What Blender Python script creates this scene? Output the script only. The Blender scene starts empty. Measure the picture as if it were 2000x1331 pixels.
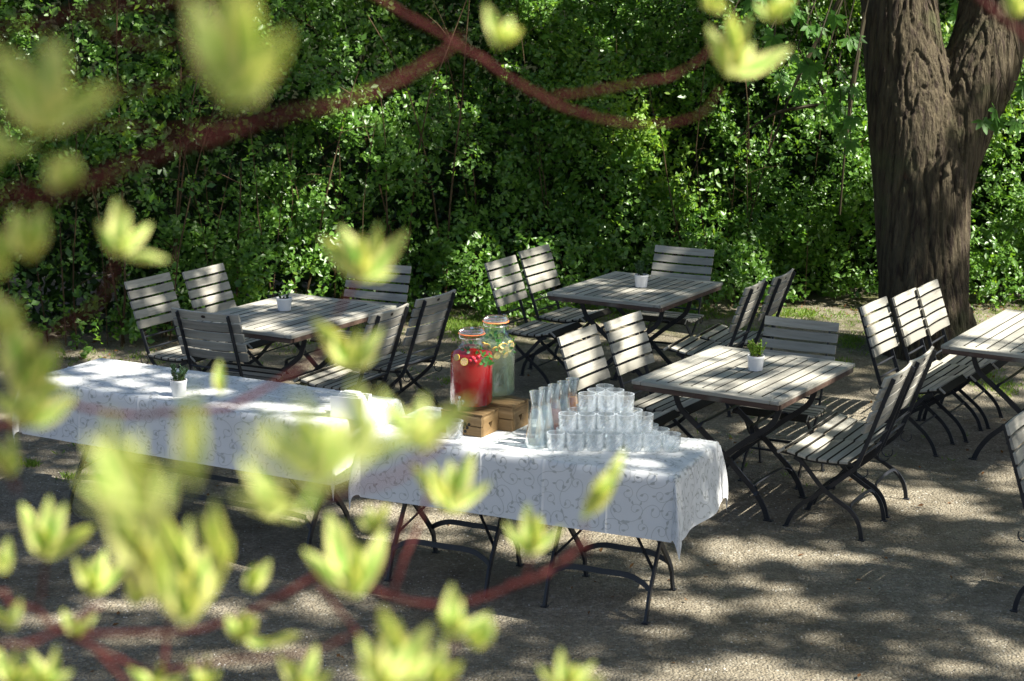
import bpy, math, random
import numpy as np
from mathutils import Vector, Matrix
random.seed(7); rng=np.random.default_rng(7)
R=math.radians
scn=bpy.context.scene
COL=scn.collection
# ------------------------------------------------------------------ camera
F_PX=3250.; PITCH=R(12.05); ROLL=R(.53); CAMH=2.79
_fw=np.array([0,math.cos(PITCH),-math.sin(PITCH)])
_r0=np.array([1.,0,0]); _u0=np.cross(_r0,_fw)
_rt=math.cos(ROLL)*_r0+math.sin(ROLL)*_u0; _up=-math.sin(ROLL)*_r0+math.cos(ROLL)*_u0
CAMP=np.array([0,0,CAMH])
def ray(px,py): return _fw*F_PX+_rt*(px-1000)-_up*(py-665.5)
def at_z(px,py,z=0.):
    d=ray(px,py); return CAMP+d*((z-CAMH)/d[2])
def at_d(px,py,dist): return CAMP+ray(px,py)*(dist/F_PX)
cam=bpy.data.cameras.new('camera'); camo=bpy.data.objects.new('camera',cam); COL.objects.link(camo)
cam.sensor_width=36; cam.lens=F_PX/2000*36; cam.clip_start=.05; cam.clip_end=400
M=Matrix.Identity(4)
for i in range(3):
    M[i][0]=_rt[i]; M[i][1]=_up[i]; M[i][2]=-_fw[i]; M[i][3]=CAMP[i]
camo.matrix_world=M
cam.dof.use_dof=True; cam.dof.focus_distance=8.8; cam.dof.aperture_fstop=7.6; cam.dof.aperture_blades=0
scn.camera=camo
# ------------------------------------------------------------------ light
SUN=Vector((.60,-.22,.77)).normalized()
S=np.array(SUN)
w=bpy.data.worlds.new('World'); scn.world=w; w.use_nodes=True
nt=w.node_tree; bg=nt.nodes['Background']; sky=nt.nodes.new('ShaderNodeTexSky')
sky.sky_type='NISHITA'; sky.sun_disc=False
sky.sun_elevation=math.asin(SUN.z); sky.sun_rotation=math.atan2(SUN.x,SUN.y)
sky.dust_density=2; sky.ozone_density=.9; nt.links.new(sky.outputs[0],bg.inputs[0]); bg.inputs[1].default_value=.055
sl=bpy.data.lights.new('sun','SUN'); sl.energy=5; sl.angle=R(.53); sl.color=(1,.965,.86)
so=bpy.data.objects.new('sun',sl); COL.objects.link(so); so.rotation_euler=SUN.to_track_quat('Z','Y').to_euler(); so.location=(0,0,30)
scn.view_settings.view_transform='Standard'; scn.view_settings.look='None'; scn.view_settings.exposure=1.6; scn.view_settings.gamma=1
cy=scn.cycles
cy.max_bounces=10; cy.diffuse_bounces=4; cy.glossy_bounces=4; cy.transmission_bounces=10; cy.transparent_max_bounces=40
# ------------------------------------------------------------------ materials
def mat(name,base,rough=.6,spec=.5,metal=0.,bump=None,var=None,coords='Object',trans=0.,ior=1.45,sss=0):
    """bump=(scale,strength,distance,(sx,sy,sz)); var=(colour2,scale,(sx,sy,sz),contrast lo,hi)"""
    m=bpy.data.materials.new(name); m.use_nodes=True; n=m.node_tree.nodes; l=m.node_tree.links
    p=n['Principled BSDF']; p.inputs['Base Color'].default_value=(*base,1); p.inputs['Roughness'].default_value=rough
    p.inputs['Specular IOR Level'].default_value=spec; p.inputs['Metallic'].default_value=metal
    p.inputs['Transmission Weight'].default_value=trans; p.inputs['IOR'].default_value=ior
    tc=n.new('ShaderNodeTexCoord')
    def nz(scale,sc,detail=5,rough=.6):
        mp=n.new('ShaderNodeMapping'); mp.inputs['Scale'].default_value=sc; l.new(tc.outputs[coords],mp.inputs[0])
        t=n.new('ShaderNodeTexNoise'); t.inputs['Scale'].default_value=scale; t.inputs['Detail'].default_value=detail; t.inputs['Roughness'].default_value=rough
        l.new(mp.outputs[0],t.inputs['Vector']); return t
    if var:
        col=p.inputs['Base Color']; prev=None
        vs=var if isinstance(var,list) else [var]
        for v in vs:
            t=nz(v[1],v[2]); r=n.new('ShaderNodeMapRange'); r.inputs[1].default_value=v[3]; r.inputs[2].default_value=v[4]
            l.new(t.outputs[0],r.inputs[0]); mx=n.new('ShaderNodeMix'); mx.data_type='RGBA'
            l.new(r.outputs[0],mx.inputs['Factor'])
            if prev is None: mx.inputs['A'].default_value=(*base,1)
            else: l.new(prev,mx.inputs['A'])
            mx.inputs['B'].default_value=(*v[0],1); prev=mx.outputs['Result']
        l.new(prev,col)
    if bump:
        t=nz(bump[0],bump[3]); b=n.new('ShaderNodeBump'); b.inputs['Strength'].default_value=bump[1]; b.inputs['Distance'].default_value=bump[2]
        l.new(t.outputs[0],b.inputs['Height']); l.new(b.outputs[0],p.inputs['Normal'])
    return m
WOOD=(.375,.355,.305)
def woodmat(name,axis,base=WOOD,dark=(.2,.18,.155),light=(.52,.49,.44)):
    s=[26,26,26]; s[axis]=1.6
    m=mat(name,base,.62,.35,bump=(3,.5,.004,tuple(s)),var=[(dark,1.3,tuple(s),.48,.78),(light,.9,tuple(v*1.7 for v in s),.5,.8),((.30,.31,.26),2.2,(1,1,1),.52,.8)])
    # each board gets a slightly different tone (random per island)
    n=m.node_tree.nodes;l=m.node_tree.links;p=n['Principled BSDF']
    g=n.new('ShaderNodeNewGeometry'); r=n.new('ShaderNodeMapRange'); r.inputs[3].default_value=.72; r.inputs[4].default_value=1.18
    l.new(g.outputs['Random Per Island'],r.inputs[0]); hs=n.new('ShaderNodeHueSaturation')
    src=p.inputs['Base Color'].links[0].from_socket; l.new(src,hs.inputs['Color'])
    oi=n.new('ShaderNodeObjectInfo'); r2=n.new('ShaderNodeMapRange'); r2.inputs[3].default_value=.84; r2.inputs[4].default_value=1.1; l.new(oi.outputs['Random'],r2.inputs[0])
    mm=n.new('ShaderNodeMath'); mm.operation='MULTIPLY'; l.new(r.outputs[0],mm.inputs[0]); l.new(r2.outputs[0],mm.inputs[1]); l.new(mm.outputs[0],hs.inputs['Value']); l.new(hs.outputs[0],p.inputs['Base Color'])
    return m
M_WX=woodmat('weathered_teak_across',0); M_WY=woodmat('weathered_teak_along',1)
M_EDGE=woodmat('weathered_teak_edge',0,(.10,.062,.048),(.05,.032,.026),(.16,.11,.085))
M_GAPSHADE=mat('board_gap_shade',(.045,.042,.035),.9,.1)  # near-black colour paints gap shade onto the board and slat edges
M_MET=mat('anthracite_paint',(.018,.02,.026),.42,.5,bump=(60,.15,.001,(1,1,1)),var=((.035,.036,.042),8,(1,1,1),.45,.8))
M_PLATE=mat('dark_plate',(.03,.022,.018),.5)
M_POT=mat('white_ceramic',(.78,.78,.8),.3,.5,var=((.7,.7,.73),5,(1,1,1),.5,.9))
M_SOIL=mat('potting_soil',(.03,.02,.013),.95,.1,bump=(90,1,.004,(1,1,1)))
def ground_mat():
    m=bpy.data.materials.new('crushed_gravel'); m.use_nodes=True; n=m.node_tree.nodes; l=m.node_tree.links; p=n['Principled BSDF']
    p.inputs['Roughness'].default_value=.92; p.inputs['Specular IOR Level'].default_value=.25
    tc=n.new('ShaderNodeTexCoord')
    def noise(s,d=4,r=.6):
        t=n.new('ShaderNodeTexNoise'); t.inputs['Scale'].default_value=s; t.inputs['Detail'].default_value=d; t.inputs['Roughness'].default_value=r; l.new(tc.outputs['Object'],t.inputs['Vector']); return t.outputs[0]
    def ramp(src,pts):
        c=n.new('ShaderNodeValToRGB'); e=c.color_ramp.elements
        e[0].position,e[0].color=pts[0][0],(*pts[0][1],1); e[1].position,e[1].color=pts[-1][0],(*pts[-1][1],1)
        for q in pts[1:-1]:
            x=e.new(q[0]); x.color=(*q[1],1)
        l.new(src,c.inputs[0]); return c.outputs[0]
    def mix(a,b,f,mode='MIX'):
        x=n.new('ShaderNodeMix'); x.data_type='RGBA'; x.blend_type=mode
        l.new(a,x.inputs['A']); l.new(b,x.inputs['B'])
        if isinstance(f,float): x.inputs['Factor'].default_value=f
        else: l.new(f,x.inputs['Factor'])
        return x.outputs['Result']
    v=n.new('ShaderNodeTexVoronoi'); v.inputs['Scale'].default_value=75; l.new(tc.outputs['Object'],v.inputs['Vector'])
    sep=n.new('ShaderNodeSeparateColor'); l.new(v.outputs['Color'],sep.inputs[0])
    stone=ramp(sep.outputs[0],[(0,(.155,.135,.108)),(.3,(.238,.207,.162)),(.7,(.315,.277,.218)),(.92,(.385,.355,.295)),(1,(.58,.56,.51))])
    fine=ramp(noise(160,3,.7),[(.3,(.17,.153,.123)),(.7,(.36,.325,.26))])
    base=mix(stone,fine,.5)
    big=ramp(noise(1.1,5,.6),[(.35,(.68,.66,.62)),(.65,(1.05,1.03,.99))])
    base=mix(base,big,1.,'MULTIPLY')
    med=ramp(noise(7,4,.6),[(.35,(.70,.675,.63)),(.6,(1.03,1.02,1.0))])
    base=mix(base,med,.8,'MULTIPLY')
    # moss and dirt towards the hedge
    geo=n.new('ShaderNodeSeparateXYZ'); l.new(tc.outputs['Object'],geo.inputs[0])
    mr=n.new('ShaderNodeMapRange'); mr.inputs[1].default_value=11.6; mr.inputs[2].default_value=14.2; l.new(geo.outputs[1],mr.inputs[0])
    nn=n.new('ShaderNodeMapRange'); nn.inputs[1].default_value=.47; nn.inputs[2].default_value=.6; l.new(noise(2.6,6,.7),nn.inputs[0])
    mu=n.new('ShaderNodeMath'); mu.operation='MULTIPLY'; l.new(mr.outputs[0],mu.inputs[0]); l.new(nn.outputs[0],mu.inputs[1])
    soil=ramp(noise(30,4),[(.3,(.05,.045,.02)),(.7,(.13,.14,.05))])
    base=mix(base,soil,mu.outputs[0])
    m1=n.new('ShaderNodeMapRange'); m1.inputs[1].default_value=.62; m1.inputs[2].default_value=.7; l.new(noise(3.3,6,.75),m1.inputs[0])
    m2=n.new('ShaderNodeMath'); m2.operation='MULTIPLY'; m2.inputs[1].default_value=.5; l.new(m1.outputs[0],m2.inputs[0])
    base=mix(base,soil,m2.outputs[0])
    l.new(base,p.inputs['Base Color'])
    b1=n.new('ShaderNodeBump'); b1.inputs['Strength'].default_value=1; b1.inputs['Distance'].default_value=.012; l.new(v.outputs['Distance'],b1.inputs['Height']); b1.invert=True
    b2=n.new('ShaderNodeBump'); b2.inputs['Strength'].default_value=.9; b2.inputs['Distance'].default_value=.02; l.new(noise(22,6,.7),b2.inputs['Height']); l.new(b1.outputs[0],b2.inputs['Normal'])
    l.new(b2.outputs[0],p.inputs['Normal'])
    return m
M_GROUND=ground_mat()
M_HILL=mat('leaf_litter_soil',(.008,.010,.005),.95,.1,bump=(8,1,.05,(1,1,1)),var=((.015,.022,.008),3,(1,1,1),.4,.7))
def leafmat(name,c1,c2,trans=.35,rough=.4,gloss=.4,uvmargin=None,tcol=None):
    m=bpy.data.materials.new(name); m.use_nodes=True; n=m.node_tree.nodes; l=m.node_tree.links; n.remove(n['Principled BSDF']); out=n['Material Output']
    g=n.new('ShaderNodeNewGeometry'); mx=n.new('ShaderNodeMix'); mx.data_type='RGBA'; mx.inputs['A'].default_value=(*c1,1); mx.inputs['B'].default_value=(*c2,1)
    l.new(g.outputs['Random Per Island'],mx.inputs['Factor']); colr=mx.outputs['Result']
    if uvmargin:
        tc=n.new('ShaderNodeTexCoord'); sp=n.new('ShaderNodeSeparateXYZ'); l.new(tc.outputs['UV'],sp.inputs[0])
        nz=n.new('ShaderNodeTexNoise'); nz.inputs['Scale'].default_value=120; nz.inputs['Detail'].default_value=3; l.new(tc.outputs['Object'],nz.inputs['Vector'])
        a=n.new('ShaderNodeMath'); a.operation='ADD'; l.new(sp.outputs[0],a.inputs[0])
        ms=n.new('ShaderNodeMath'); ms.operation='MULTIPLY'; ms.inputs[1].default_value=.5; l.new(nz.outputs[0],ms.inputs[0]); l.new(ms.outputs[0],a.inputs[1])
        r=n.new('ShaderNodeMapRange'); r.inputs[1].default_value=.48; r.inputs[2].default_value=.66; l.new(a.outputs[0],r.inputs[0])
        m2=n.new('ShaderNodeMix'); m2.data_type='RGBA'; l.new(r.outputs[0],m2.inputs['Factor']); l.new(colr,m2.inputs['A']); m2.inputs['B'].default_value=(*uvmargin,1); colr=m2.outputs['Result']
    d=n.new('ShaderNodeBsdfPrincipled'); d.inputs['Roughness'].default_value=rough; d.inputs['Specular IOR Level'].default_value=gloss
    l.new(colr,d.inputs['Base Color'])
    t=n.new('ShaderNodeBsdfTranslucent')
    h=n.new('ShaderNodeMix'); h.data_type='RGBA'; h.blend_type='MULTIPLY'; h.inputs['Factor'].default_value=1; l.new(colr,h.inputs['A']); h.inputs['B'].default_value=(*(tcol or (1.6,1.5,.55)),1)
    l.new(h.outputs['Result'],t.inputs[0])
    ms=n.new('ShaderNodeMixShader'); ms.inputs[0].default_value=trans; l.new(d.outputs[0],ms.inputs[1]); l.new(t.outputs[0],ms.inputs[2]); l.new(ms.outputs[0],out.inputs[0])
    return m
M_HEDGE=leafmat('hedge_leaf',(.060,.155,.018),(.15,.29,.045),.42,.38,.6)
M_HEDGEY=leafmat('hedge_young_leaf',(.15,.27,.02),(.22,.35,.05),.45,.45,.4)
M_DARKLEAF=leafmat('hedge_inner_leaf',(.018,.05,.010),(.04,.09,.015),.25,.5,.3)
M_CHEST=leafmat('chestnut_leaf',(.05,.14,.02),(.08,.2,.03),.5,.5,.3)
M_DOG=leafmat('dogwood_leaf',(.16,.36,.05),(.24,.44,.06),.5,.6,.2,uvmargin=(.66,.67,.26),tcol=(1.15,1.1,.6))
M_HERB=leafmat('rosemary_leaf',(.03,.075,.03),(.05,.11,.05),.2,.5,.3)
M_THYME=leafmat('young_herb_leaf',(.10,.2,.03),(.18,.28,.05),.4,.5,.3)
M_MINT=leafmat('mint_leaf',(.03,.12,.02),(.05,.17,.03),.3,.4,.4)
M_GRASS=leafmat('grass_blade',(.10,.2,.03),(.22,.30,.06),.35,.5,.3)
M_DEAD=leafmat('dry_leaf',(.10,.045,.018),(.2,.10,.04),.2,.7,.2)
M_RED=mat('red_dogwood_bark',(.040,.009,.009),.75,.1,bump=(300,.3,.0005,(1,1,1)),var=((.075,.02,.018),60,(1,1,1),.4,.7))
M_BROWNSTEM=mat('hedge_stem_bark',(.05,.033,.018),.9,.1,var=((.16,.11,.065),4,(1,1,1),.4,.7))
M_TWIG=mat('green_brown_twig',(.035,.028,.014),.7,.2)
# ------------------------------------------------------------------ mesh builder
class MB:
    def __init__(s): s.v=[]; s.f=[]; s.m=[]; s.uv=None
    def add(s,vs,fs,mi=0):
        o=len(s.v); s.v+= [tuple(map(float,v)) for v in vs]; s.f+=[tuple(i+o for i in f) for f in fs]; s.m+=[mi]*len(fs)
    def box(s,c,sz,mx=None,mi=0,bev=0):
        x,y,z=[a/2 for a in sz]
        if bev:
            b=bev; vs=[];
            # chamfered box through 24 verts
            pts=[]
            for sx in(-1,1):
                for sy in(-1,1):
                    for sz_ in(-1,1):
                        pts+= [(sx*(x-b),sy*(y-b),sz_*z),(sx*(x-b),sy*y,sz_*(z-b)),(sx*x,sy*(y-b),sz_*(z-b))]
            def I(a,b_,c_,k): return (((a>0)*2+(b_>0))*2+(c_>0))*3+k
            fs=[]
            for sg in(-1,1):
                q=[(-1,-1),(1,-1),(1,1),(-1,1)]
                fs.append([I(a,b_,sg,0) for a,b_ in q]); fs.append([I(a,sg,b_,1) for a,b_ in q]); fs.append([I(sg,a,b_,2) for a,b_ in q])
            for a in(-1,1):
                for b_ in(-1,1):
                    fs.append([I(-1,a,b_,0),I(1,a,b_,0),I(1,a,b_,1),I(-1,a,b_,1)])
                    fs.append([I(a,-1,b_,0),I(a,1,b_,0),I(a,1,b_,2),I(a,-1,b_,2)])
                    fs.append([I(a,b_,-1,1),I(a,b_,1,1),I(a,b_,1,2),I(a,b_,-1,2)])
                    for c_ in(-1,1): fs.append([I(a,b_,c_,0),I(a,b_,c_,1),I(a,b_,c_,2)])
            vs=pts
        else:
            vs=[(a*x,b*y,c_*z) for a in(-1,1) for b in(-1,1) for c_ in(-1,1)]
            fs=[(0,1,3,2),(4,6,7,5),(0,4,5,1),(2,3,7,6),(0,2,6,4),(1,5,7,3)]
        out=[]
        for v in vs:
            p=Vector(v)
            if mx: p=mx@p
            out.append((p[0]+c[0],p[1]+c[1],p[2]+c[2]))
        s.add(out,fs,mi)
    def tube(s,pts,r,n=8,mi=0,cap=True):
        pts=[Vector(p) for p in pts]; k=len(pts); rr=r if hasattr(r,'__len__') else [r]*k
        vs=[];prev=None
        for i,p in enumerate(pts):
            t=(pts[min(i+1,k-1)]-pts[max(i-1,0)]).normalized()
            if prev is None:
                a=Vector((0,0,1)) if abs(t.z)<.9 else Vector((1,0,0)); u=t.cross(a).normalized()
            else: u=(prev-t*prev.dot(t)).normalized()
            prev=u; v_=t.cross(u)
            for j in range(n):
                an=2*math.pi*j/n; vs.append(p+(u*math.cos(an)+v_*math.sin(an))*rr[i])
        fs=[(i*n+j,i*n+(j+1)%n,(i+1)*n+(j+1)%n,(i+1)*n+j) for i in range(k-1) for j in range(n)]
        if cap: fs+=[tuple(range(n))[::-1],tuple(range((k-1)*n,k*n))]
        s.add(vs,fs,mi)
    def bar(s,pts,side,w,h,mi=0):
        """flat bar: swept rectangle, w along 'side', h across it"""
        pts=[Vector(p) for p in pts]; side=Vector(side).normalized(); k=len(pts); vs=[]
        for i,p in enumerate(pts):
            t=(pts[min(i+1,k-1)]-pts[max(i-1,0)]).normalized(); nn=t.cross(side).normalized()
            for a,b in((-1,-1),(1,-1),(1,1),(-1,1)): vs.append(p+side*(a*w/2)+nn*(b*h/2))
        fs=[(i*4+j,i*4+(j+1)%4,(i+1)*4+(j+1)%4,(i+1)*4+j) for i in range(k-1) for j in range(4)]
        fs+=[(3,2,1,0),tuple(range((k-1)*4,k*4))]
        s.add(vs,fs,mi)
    def lathe(s,prof,n=32,c=(0,0,0),mi=0,closed=False):
        vs=[(c[0]+r*math.cos(2*math.pi*j/n),c[1]+r*math.sin(2*math.pi*j/n),c[2]+z) for r,z in prof for j in range(n)]
        k=len(prof); fs=[(i*n+j,i*n+(j+1)%n,(i+1)*n+(j+1)%n,(i+1)*n+j) for i in range(k-1) for j in range(n)]
        if closed: fs+=[((k-1)*n+j,(k-1)*n+(j+1)%n,(j+1)%n,j) for j in range(n)]
        else:
            if prof[0][0]>1e-5: fs.append(tuple(range(n))[::-1])
            if prof[-1][0]>1e-5: fs.append(tuple(range((k-1)*n,k*n)))
        s.add(vs,fs,mi)
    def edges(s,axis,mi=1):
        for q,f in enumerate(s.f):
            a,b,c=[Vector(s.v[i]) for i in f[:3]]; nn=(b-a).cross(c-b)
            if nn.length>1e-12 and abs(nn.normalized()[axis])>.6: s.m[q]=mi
    def build(s,name,mats,parent=None,smooth=False,loc=None,flatfix=False):
        me=bpy.data.meshes.new(name); me.from_pydata(s.v,[],s.f)
        for m in (mats if isinstance(mats,(list,tuple)) else [mats]): me.materials.append(m)
        if any(s.m): me.polygons.foreach_set('material_index',s.m)
        if smooth: me.polygons.foreach_set('use_smooth',[True]*len(s.f))
        me.update()
        o=bpy.data.objects.new(name,me); COL.objects.link(o)
        if parent: o.parent=parent
        if loc: o.location=loc
        return o
def autosmooth(o,ang=40):
    me=o.data; me.polygons.foreach_set('use_smooth',[True]*len(me.polygons))
    me.set_sharp_from_angle(angle=R(ang)); return o
def tag(o,label=None,cat=None,group=None,kind=None):
    if label: o['label']=label
    if cat: o['category']=cat
    if group: o['group']=group
    if kind: o['kind']=kind
    return o
def empty(name,loc=(0,0,0),rz=0.):
    o=bpy.data.objects.new(name,None); COL.objects.link(o); o.location=loc; o.rotation_euler.z=rz; o.empty_display_size=.1; return o
def copy_tree(o,parent=None):
    c=o.copy(); COL.objects.link(c); c.parent=parent
    if parent is None:
        pass
    for ch in [x for x in o.children]: copy_tree(ch,c)
    return c
def smooth_path(pts,n=6):
    """Catmull-Rom"""
    P=[np.array(p,float) for p in pts]; P=[2*P[0]-P[1]]+P+[2*P[-1]-P[-2]]; out=[]
    for i in range(1,len(P)-2):
        for k in range(n):
            t=k/n; a,b,c,d=P[i-1:i+3]
            out.append(.5*((2*b)+(-a+c)*t+(2*a-5*b+4*c-d)*t*t+(-a+3*b-3*c+d)*t**3))
    out.append(P[-2]); return out
def fast_mesh(name,V,faces_n,nper,mats,mi=None,uv=None,parent=None,smooth=False):
    """V (N,3) verts, faces: every nper consecutive verts is one polygon (islands) """
    me=bpy.data.meshes.new(name); N=len(V); nf=N//nper
    me.vertices.add(N); me.vertices.foreach_set('co',np.asarray(V,np.float32).ravel())
    me.loops.add(N); me.loops.foreach_set('vertex_index',np.arange(N,dtype=np.int32))
    me.polygons.add(nf); me.polygons.foreach_set('loop_start',np.arange(0,N,nper,dtype=np.int32)); 
    for m in (mats if isinstance(mats,(list,tuple)) else [mats]): me.materials.append(m)
    if mi is not None: me.polygons.foreach_set('material_index',np.asarray(mi,np.int32))
    me.update(calc_edges=True); me.validate()
    o=bpy.data.objects.new(name,me); COL.objects.link(o)
    if parent: o.parent=parent
    return o
def indexed_mesh(name,V,Fc,mats,mi=None,parent=None,smooth=False,uv=None):
    """V (N,3), Fc (F,k) index array"""
    me=bpy.data.meshes.new(name); V=np.asarray(V,np.float32); Fc=np.asarray(Fc,np.int32); k=Fc.shape[1]
    me.vertices.add(len(V)); me.vertices.foreach_set('co',V.ravel())
    me.loops.add(Fc.size); me.loops.foreach_set('vertex_index',Fc.ravel())
    me.polygons.add(len(Fc)); me.polygons.foreach_set('loop_start',np.arange(0,Fc.size,k,dtype=np.int32))
    for m in (mats if isinstance(mats,(list,tuple)) else [mats]): me.materials.append(m)
    if mi is not None: me.polygons.foreach_set('material_index',np.asarray(mi,np.int32))
    if smooth: me.polygons.foreach_set('use_smooth',np.ones(len(Fc),bool))
    if uv is not None:
        l=me.uv_layers.new(name='UVMap'); l.data.foreach_set('uv',np.asarray(uv,np.float32)[Fc.ravel()].ravel())
    me.update(calc_edges=True)
    o=bpy.data.objects.new(name,me); COL.objects.link(o)
    if parent: o.parent=parent
    return o
def unit(a): return a/np.maximum(np.linalg.norm(a,axis=-1,keepdims=True),1e-9)
def leaf_quads(C,D,N,L,W,fold=.25):
    """folded pointed leaves: 6 verts, 4 tris->2 quads each. C base, D direction, N normal, L length, W half width"""
    C,D,N=map(np.asarray,(C,D,N)); D=unit(D); Sd=unit(np.cross(D,N)); N=np.cross(Sd,D)
    L=np.asarray(L)[:,None]; W=np.asarray(W)[:,None]
    a=C; m1=C+D*L*.33-N*L*.03; m2=C+D*L*.68-N*L*.05; t=C+D*L-N*L*.0
    l1=m1+Sd*W+N*W*fold; r1=m1-Sd*W+N*W*fold; l2=m2+Sd*W*.72+N*W*fold*.7; r2=m2-Sd*W*.72+N*W*fold*.7
    V=np.stack([a,m1,m2,t,l1,l2,r1,r2],1)   # n,8,3
    n=len(C); base=(np.arange(n)*8)[:,None,None]
    T=np.array([[0,1,4],[1,2,5],[1,5,4],[2,3,5],[0,6,1],[1,6,7],[1,7,2],[2,7,3]])
    Fc=(base+T[None]).reshape(-1,3)
    return V.reshape(-1,3),Fc
# ================================================================== ground
def build_ground():
    mb=MB()
    mb.v=[(-90,-60,0),(90,-60,0),(90,120,0),(-90,120,0)]; mb.f=[(0,1,2,3)]; mb.m=[0]
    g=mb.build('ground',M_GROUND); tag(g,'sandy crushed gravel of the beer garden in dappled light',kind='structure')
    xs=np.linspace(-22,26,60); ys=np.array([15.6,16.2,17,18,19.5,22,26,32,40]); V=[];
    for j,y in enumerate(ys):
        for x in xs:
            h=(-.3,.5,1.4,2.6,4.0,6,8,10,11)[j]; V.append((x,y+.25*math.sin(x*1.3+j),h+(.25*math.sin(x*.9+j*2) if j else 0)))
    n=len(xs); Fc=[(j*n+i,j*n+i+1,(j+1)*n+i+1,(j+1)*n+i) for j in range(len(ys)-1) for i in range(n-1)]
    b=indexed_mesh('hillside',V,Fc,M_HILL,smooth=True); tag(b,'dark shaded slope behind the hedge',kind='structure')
build_ground()
# ================================================================== folding chair
def chair():
    t=empty('folding_chair')
    yl=[(-.378,.872),(-.335,.745),(-.287,.60),(-.262,.525)]
    # seat: seven slats over a curved rail
    def sz(y): return .402+.02*math.exp(-((y-.15)/.07)**2)*.9+.010*((y)/.2)**2-(.035 if y>.19 else 0)*((y-.19)/.02)
    mb=MB()
    for i in range(7):
        y=.185-i*.057; s=(sz(y+.02)-sz(y-.02))/.04
        a=math.atan(s); mx=Matrix.Rotation(a,3,'X').to_4x4()
        mb.box((random.uniform(-.002,.002),y,sz(y)),(.435,.0500,.015),mx,bev=.003)
    mb.edges(1); mb.build('seat',[M_WX,M_GAPSHADE],t)
    # backrest: five slightly hollowed slats
    mb=MB(); top=Vector((0,-.372,.876)); bot=Vector((0,-.262,.560)); d=(bot-top).normalized(); L=(bot-top).length; nrm=Vector((0,1,0)); nrm=(nrm-d*nrm.dot(d)).normalized()
    pitch=L/5
    for i in range(5):
        c=top+d*(pitch*(i+.44)); h=.0525; w=.22; th=.014; n=10; vs=[];fs=[]
        xs_=[-w,-w+.003]+[-w+2*w*q/n for q in range(1,n)]+[w-.003,w]; n=len(xs_)-1; sh=random.uniform(-.002,.002)
        for k in range(n+1):
            x=xs_[k]+sh; off=-.016*(1-(x/w)**2)+.020
            rnd=.003 if k in(0,n) else 0
            for (a,b) in((-h/2+rnd,-th/2),(h/2-rnd,-th/2),(h/2-rnd,th/2),(-h/2+rnd,th/2)):
                p=c+d*a+nrm*(b+off); vs.append((x,p.y,p.z))
        for k in range(n):
            for j in range(4): fs.append((k*4+j,k*4+(j+1)%4,(k+1)*4+(j+1)%4,(k+1)*4+j))
        fs+=[(3,2,1,0),(n*4,n*4+1,n*4+2,n*4+3)]
        mb.add(vs,fs)
    b=mb.build('backrest',M_WX,t)
    mp=MB(); c=top+d*(pitch*.40)+nrm*(-.016+.020-.0075)
    vs=[c+Vector((1,0,0))*(.014*math.cos(q))+d*(.009*math.sin(q)) for q in [2*math.pi*k/16 for k in range(16)]]
    vs2=[v-nrm*.0018 for v in vs]
    mp.add(vs+vs2,[tuple(range(16)),tuple(range(16,32))[::-1]]+[(k,(k+1)%16,16+(k+1)%16,16+k) for k in range(16)])
    mp.build('badge',M_PLATE,b)
    # frames
    long=[(-.378,.868),(-.335,.745),(-.287,.60),(-.262,.525),(-.235,.45),(-.203,.375),(-.125,.298),(-.05,.235),(.04,.165),(.09,.122),(.13,.068),(.148,.025),(.156,.004)]
    short=[(.12,.392),(.075,.37),(.01,.30),(-.05,.24),(-.13,.19),(-.195,.152),(-.235,.105),(-.255,.05),(-.262,.004)]
    for sx in(-1,1):
        mb=MB(); P=smooth_path([(sx*.165,y,z) for y,z in long],3)
        mb.bar(P,(1,0,0),.008,.022); mb.box((sx*.165,.158,.003),(.022,.03,.006))
        for z_i in range(5):
            c=top+d*(pitch*(z_i+.44)); mb.tube([(sx*.165,c.y-.014,c.z-.004),(sx*.165,c.y-.020,c.z-.006)],.006,6)
        mb.build('leg',M_MET,t)
        mb=MB(); P=smooth_path([(sx*.188,y,z) for y,z in short],3)
        mb.bar(P,(1,0,0),.008,.022); mb.box((sx*.188,-.264,.003),(.024,.034,.006))
        mb.build('leg',M_MET,t)
        mb=MB(); mb.bar([(sx*.178,y,sz(y)-.018) for y in np.linspace(.175,-.20,9)],(1,0,0),.006,.018)
        # wire hinge loop behind the seat
        ring=[(sx*.178,-.215+.03*math.cos(a)-.03,.365+.03*math.sin(a)) for a in np.linspace(R(70),R(-210),14)]
        mb.tube(ring,.0032,6)
        mb.build('seat_rail',M_MET,t)
    for y,z in((-.258,.512),(-.231,.44),(.035,.170)):
        mb=MB(); mb.tube([(-.165,y,z),(.165,y,z)],.0062,8); mb.build('crossbar',M_MET,t)
    mb=MB(); mb.bar(smooth_path([(-.186,-.215,.13),(-.178,-.20,.155),(-.15,-.186,.168),(0,-.18,.172),(.15,-.186,.168),(.178,-.20,.155),(.186,-.215,.13)],3),(0,.4,.9),.016,.006)
    mb.build('stretcher',M_MET,t)
    return t
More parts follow.
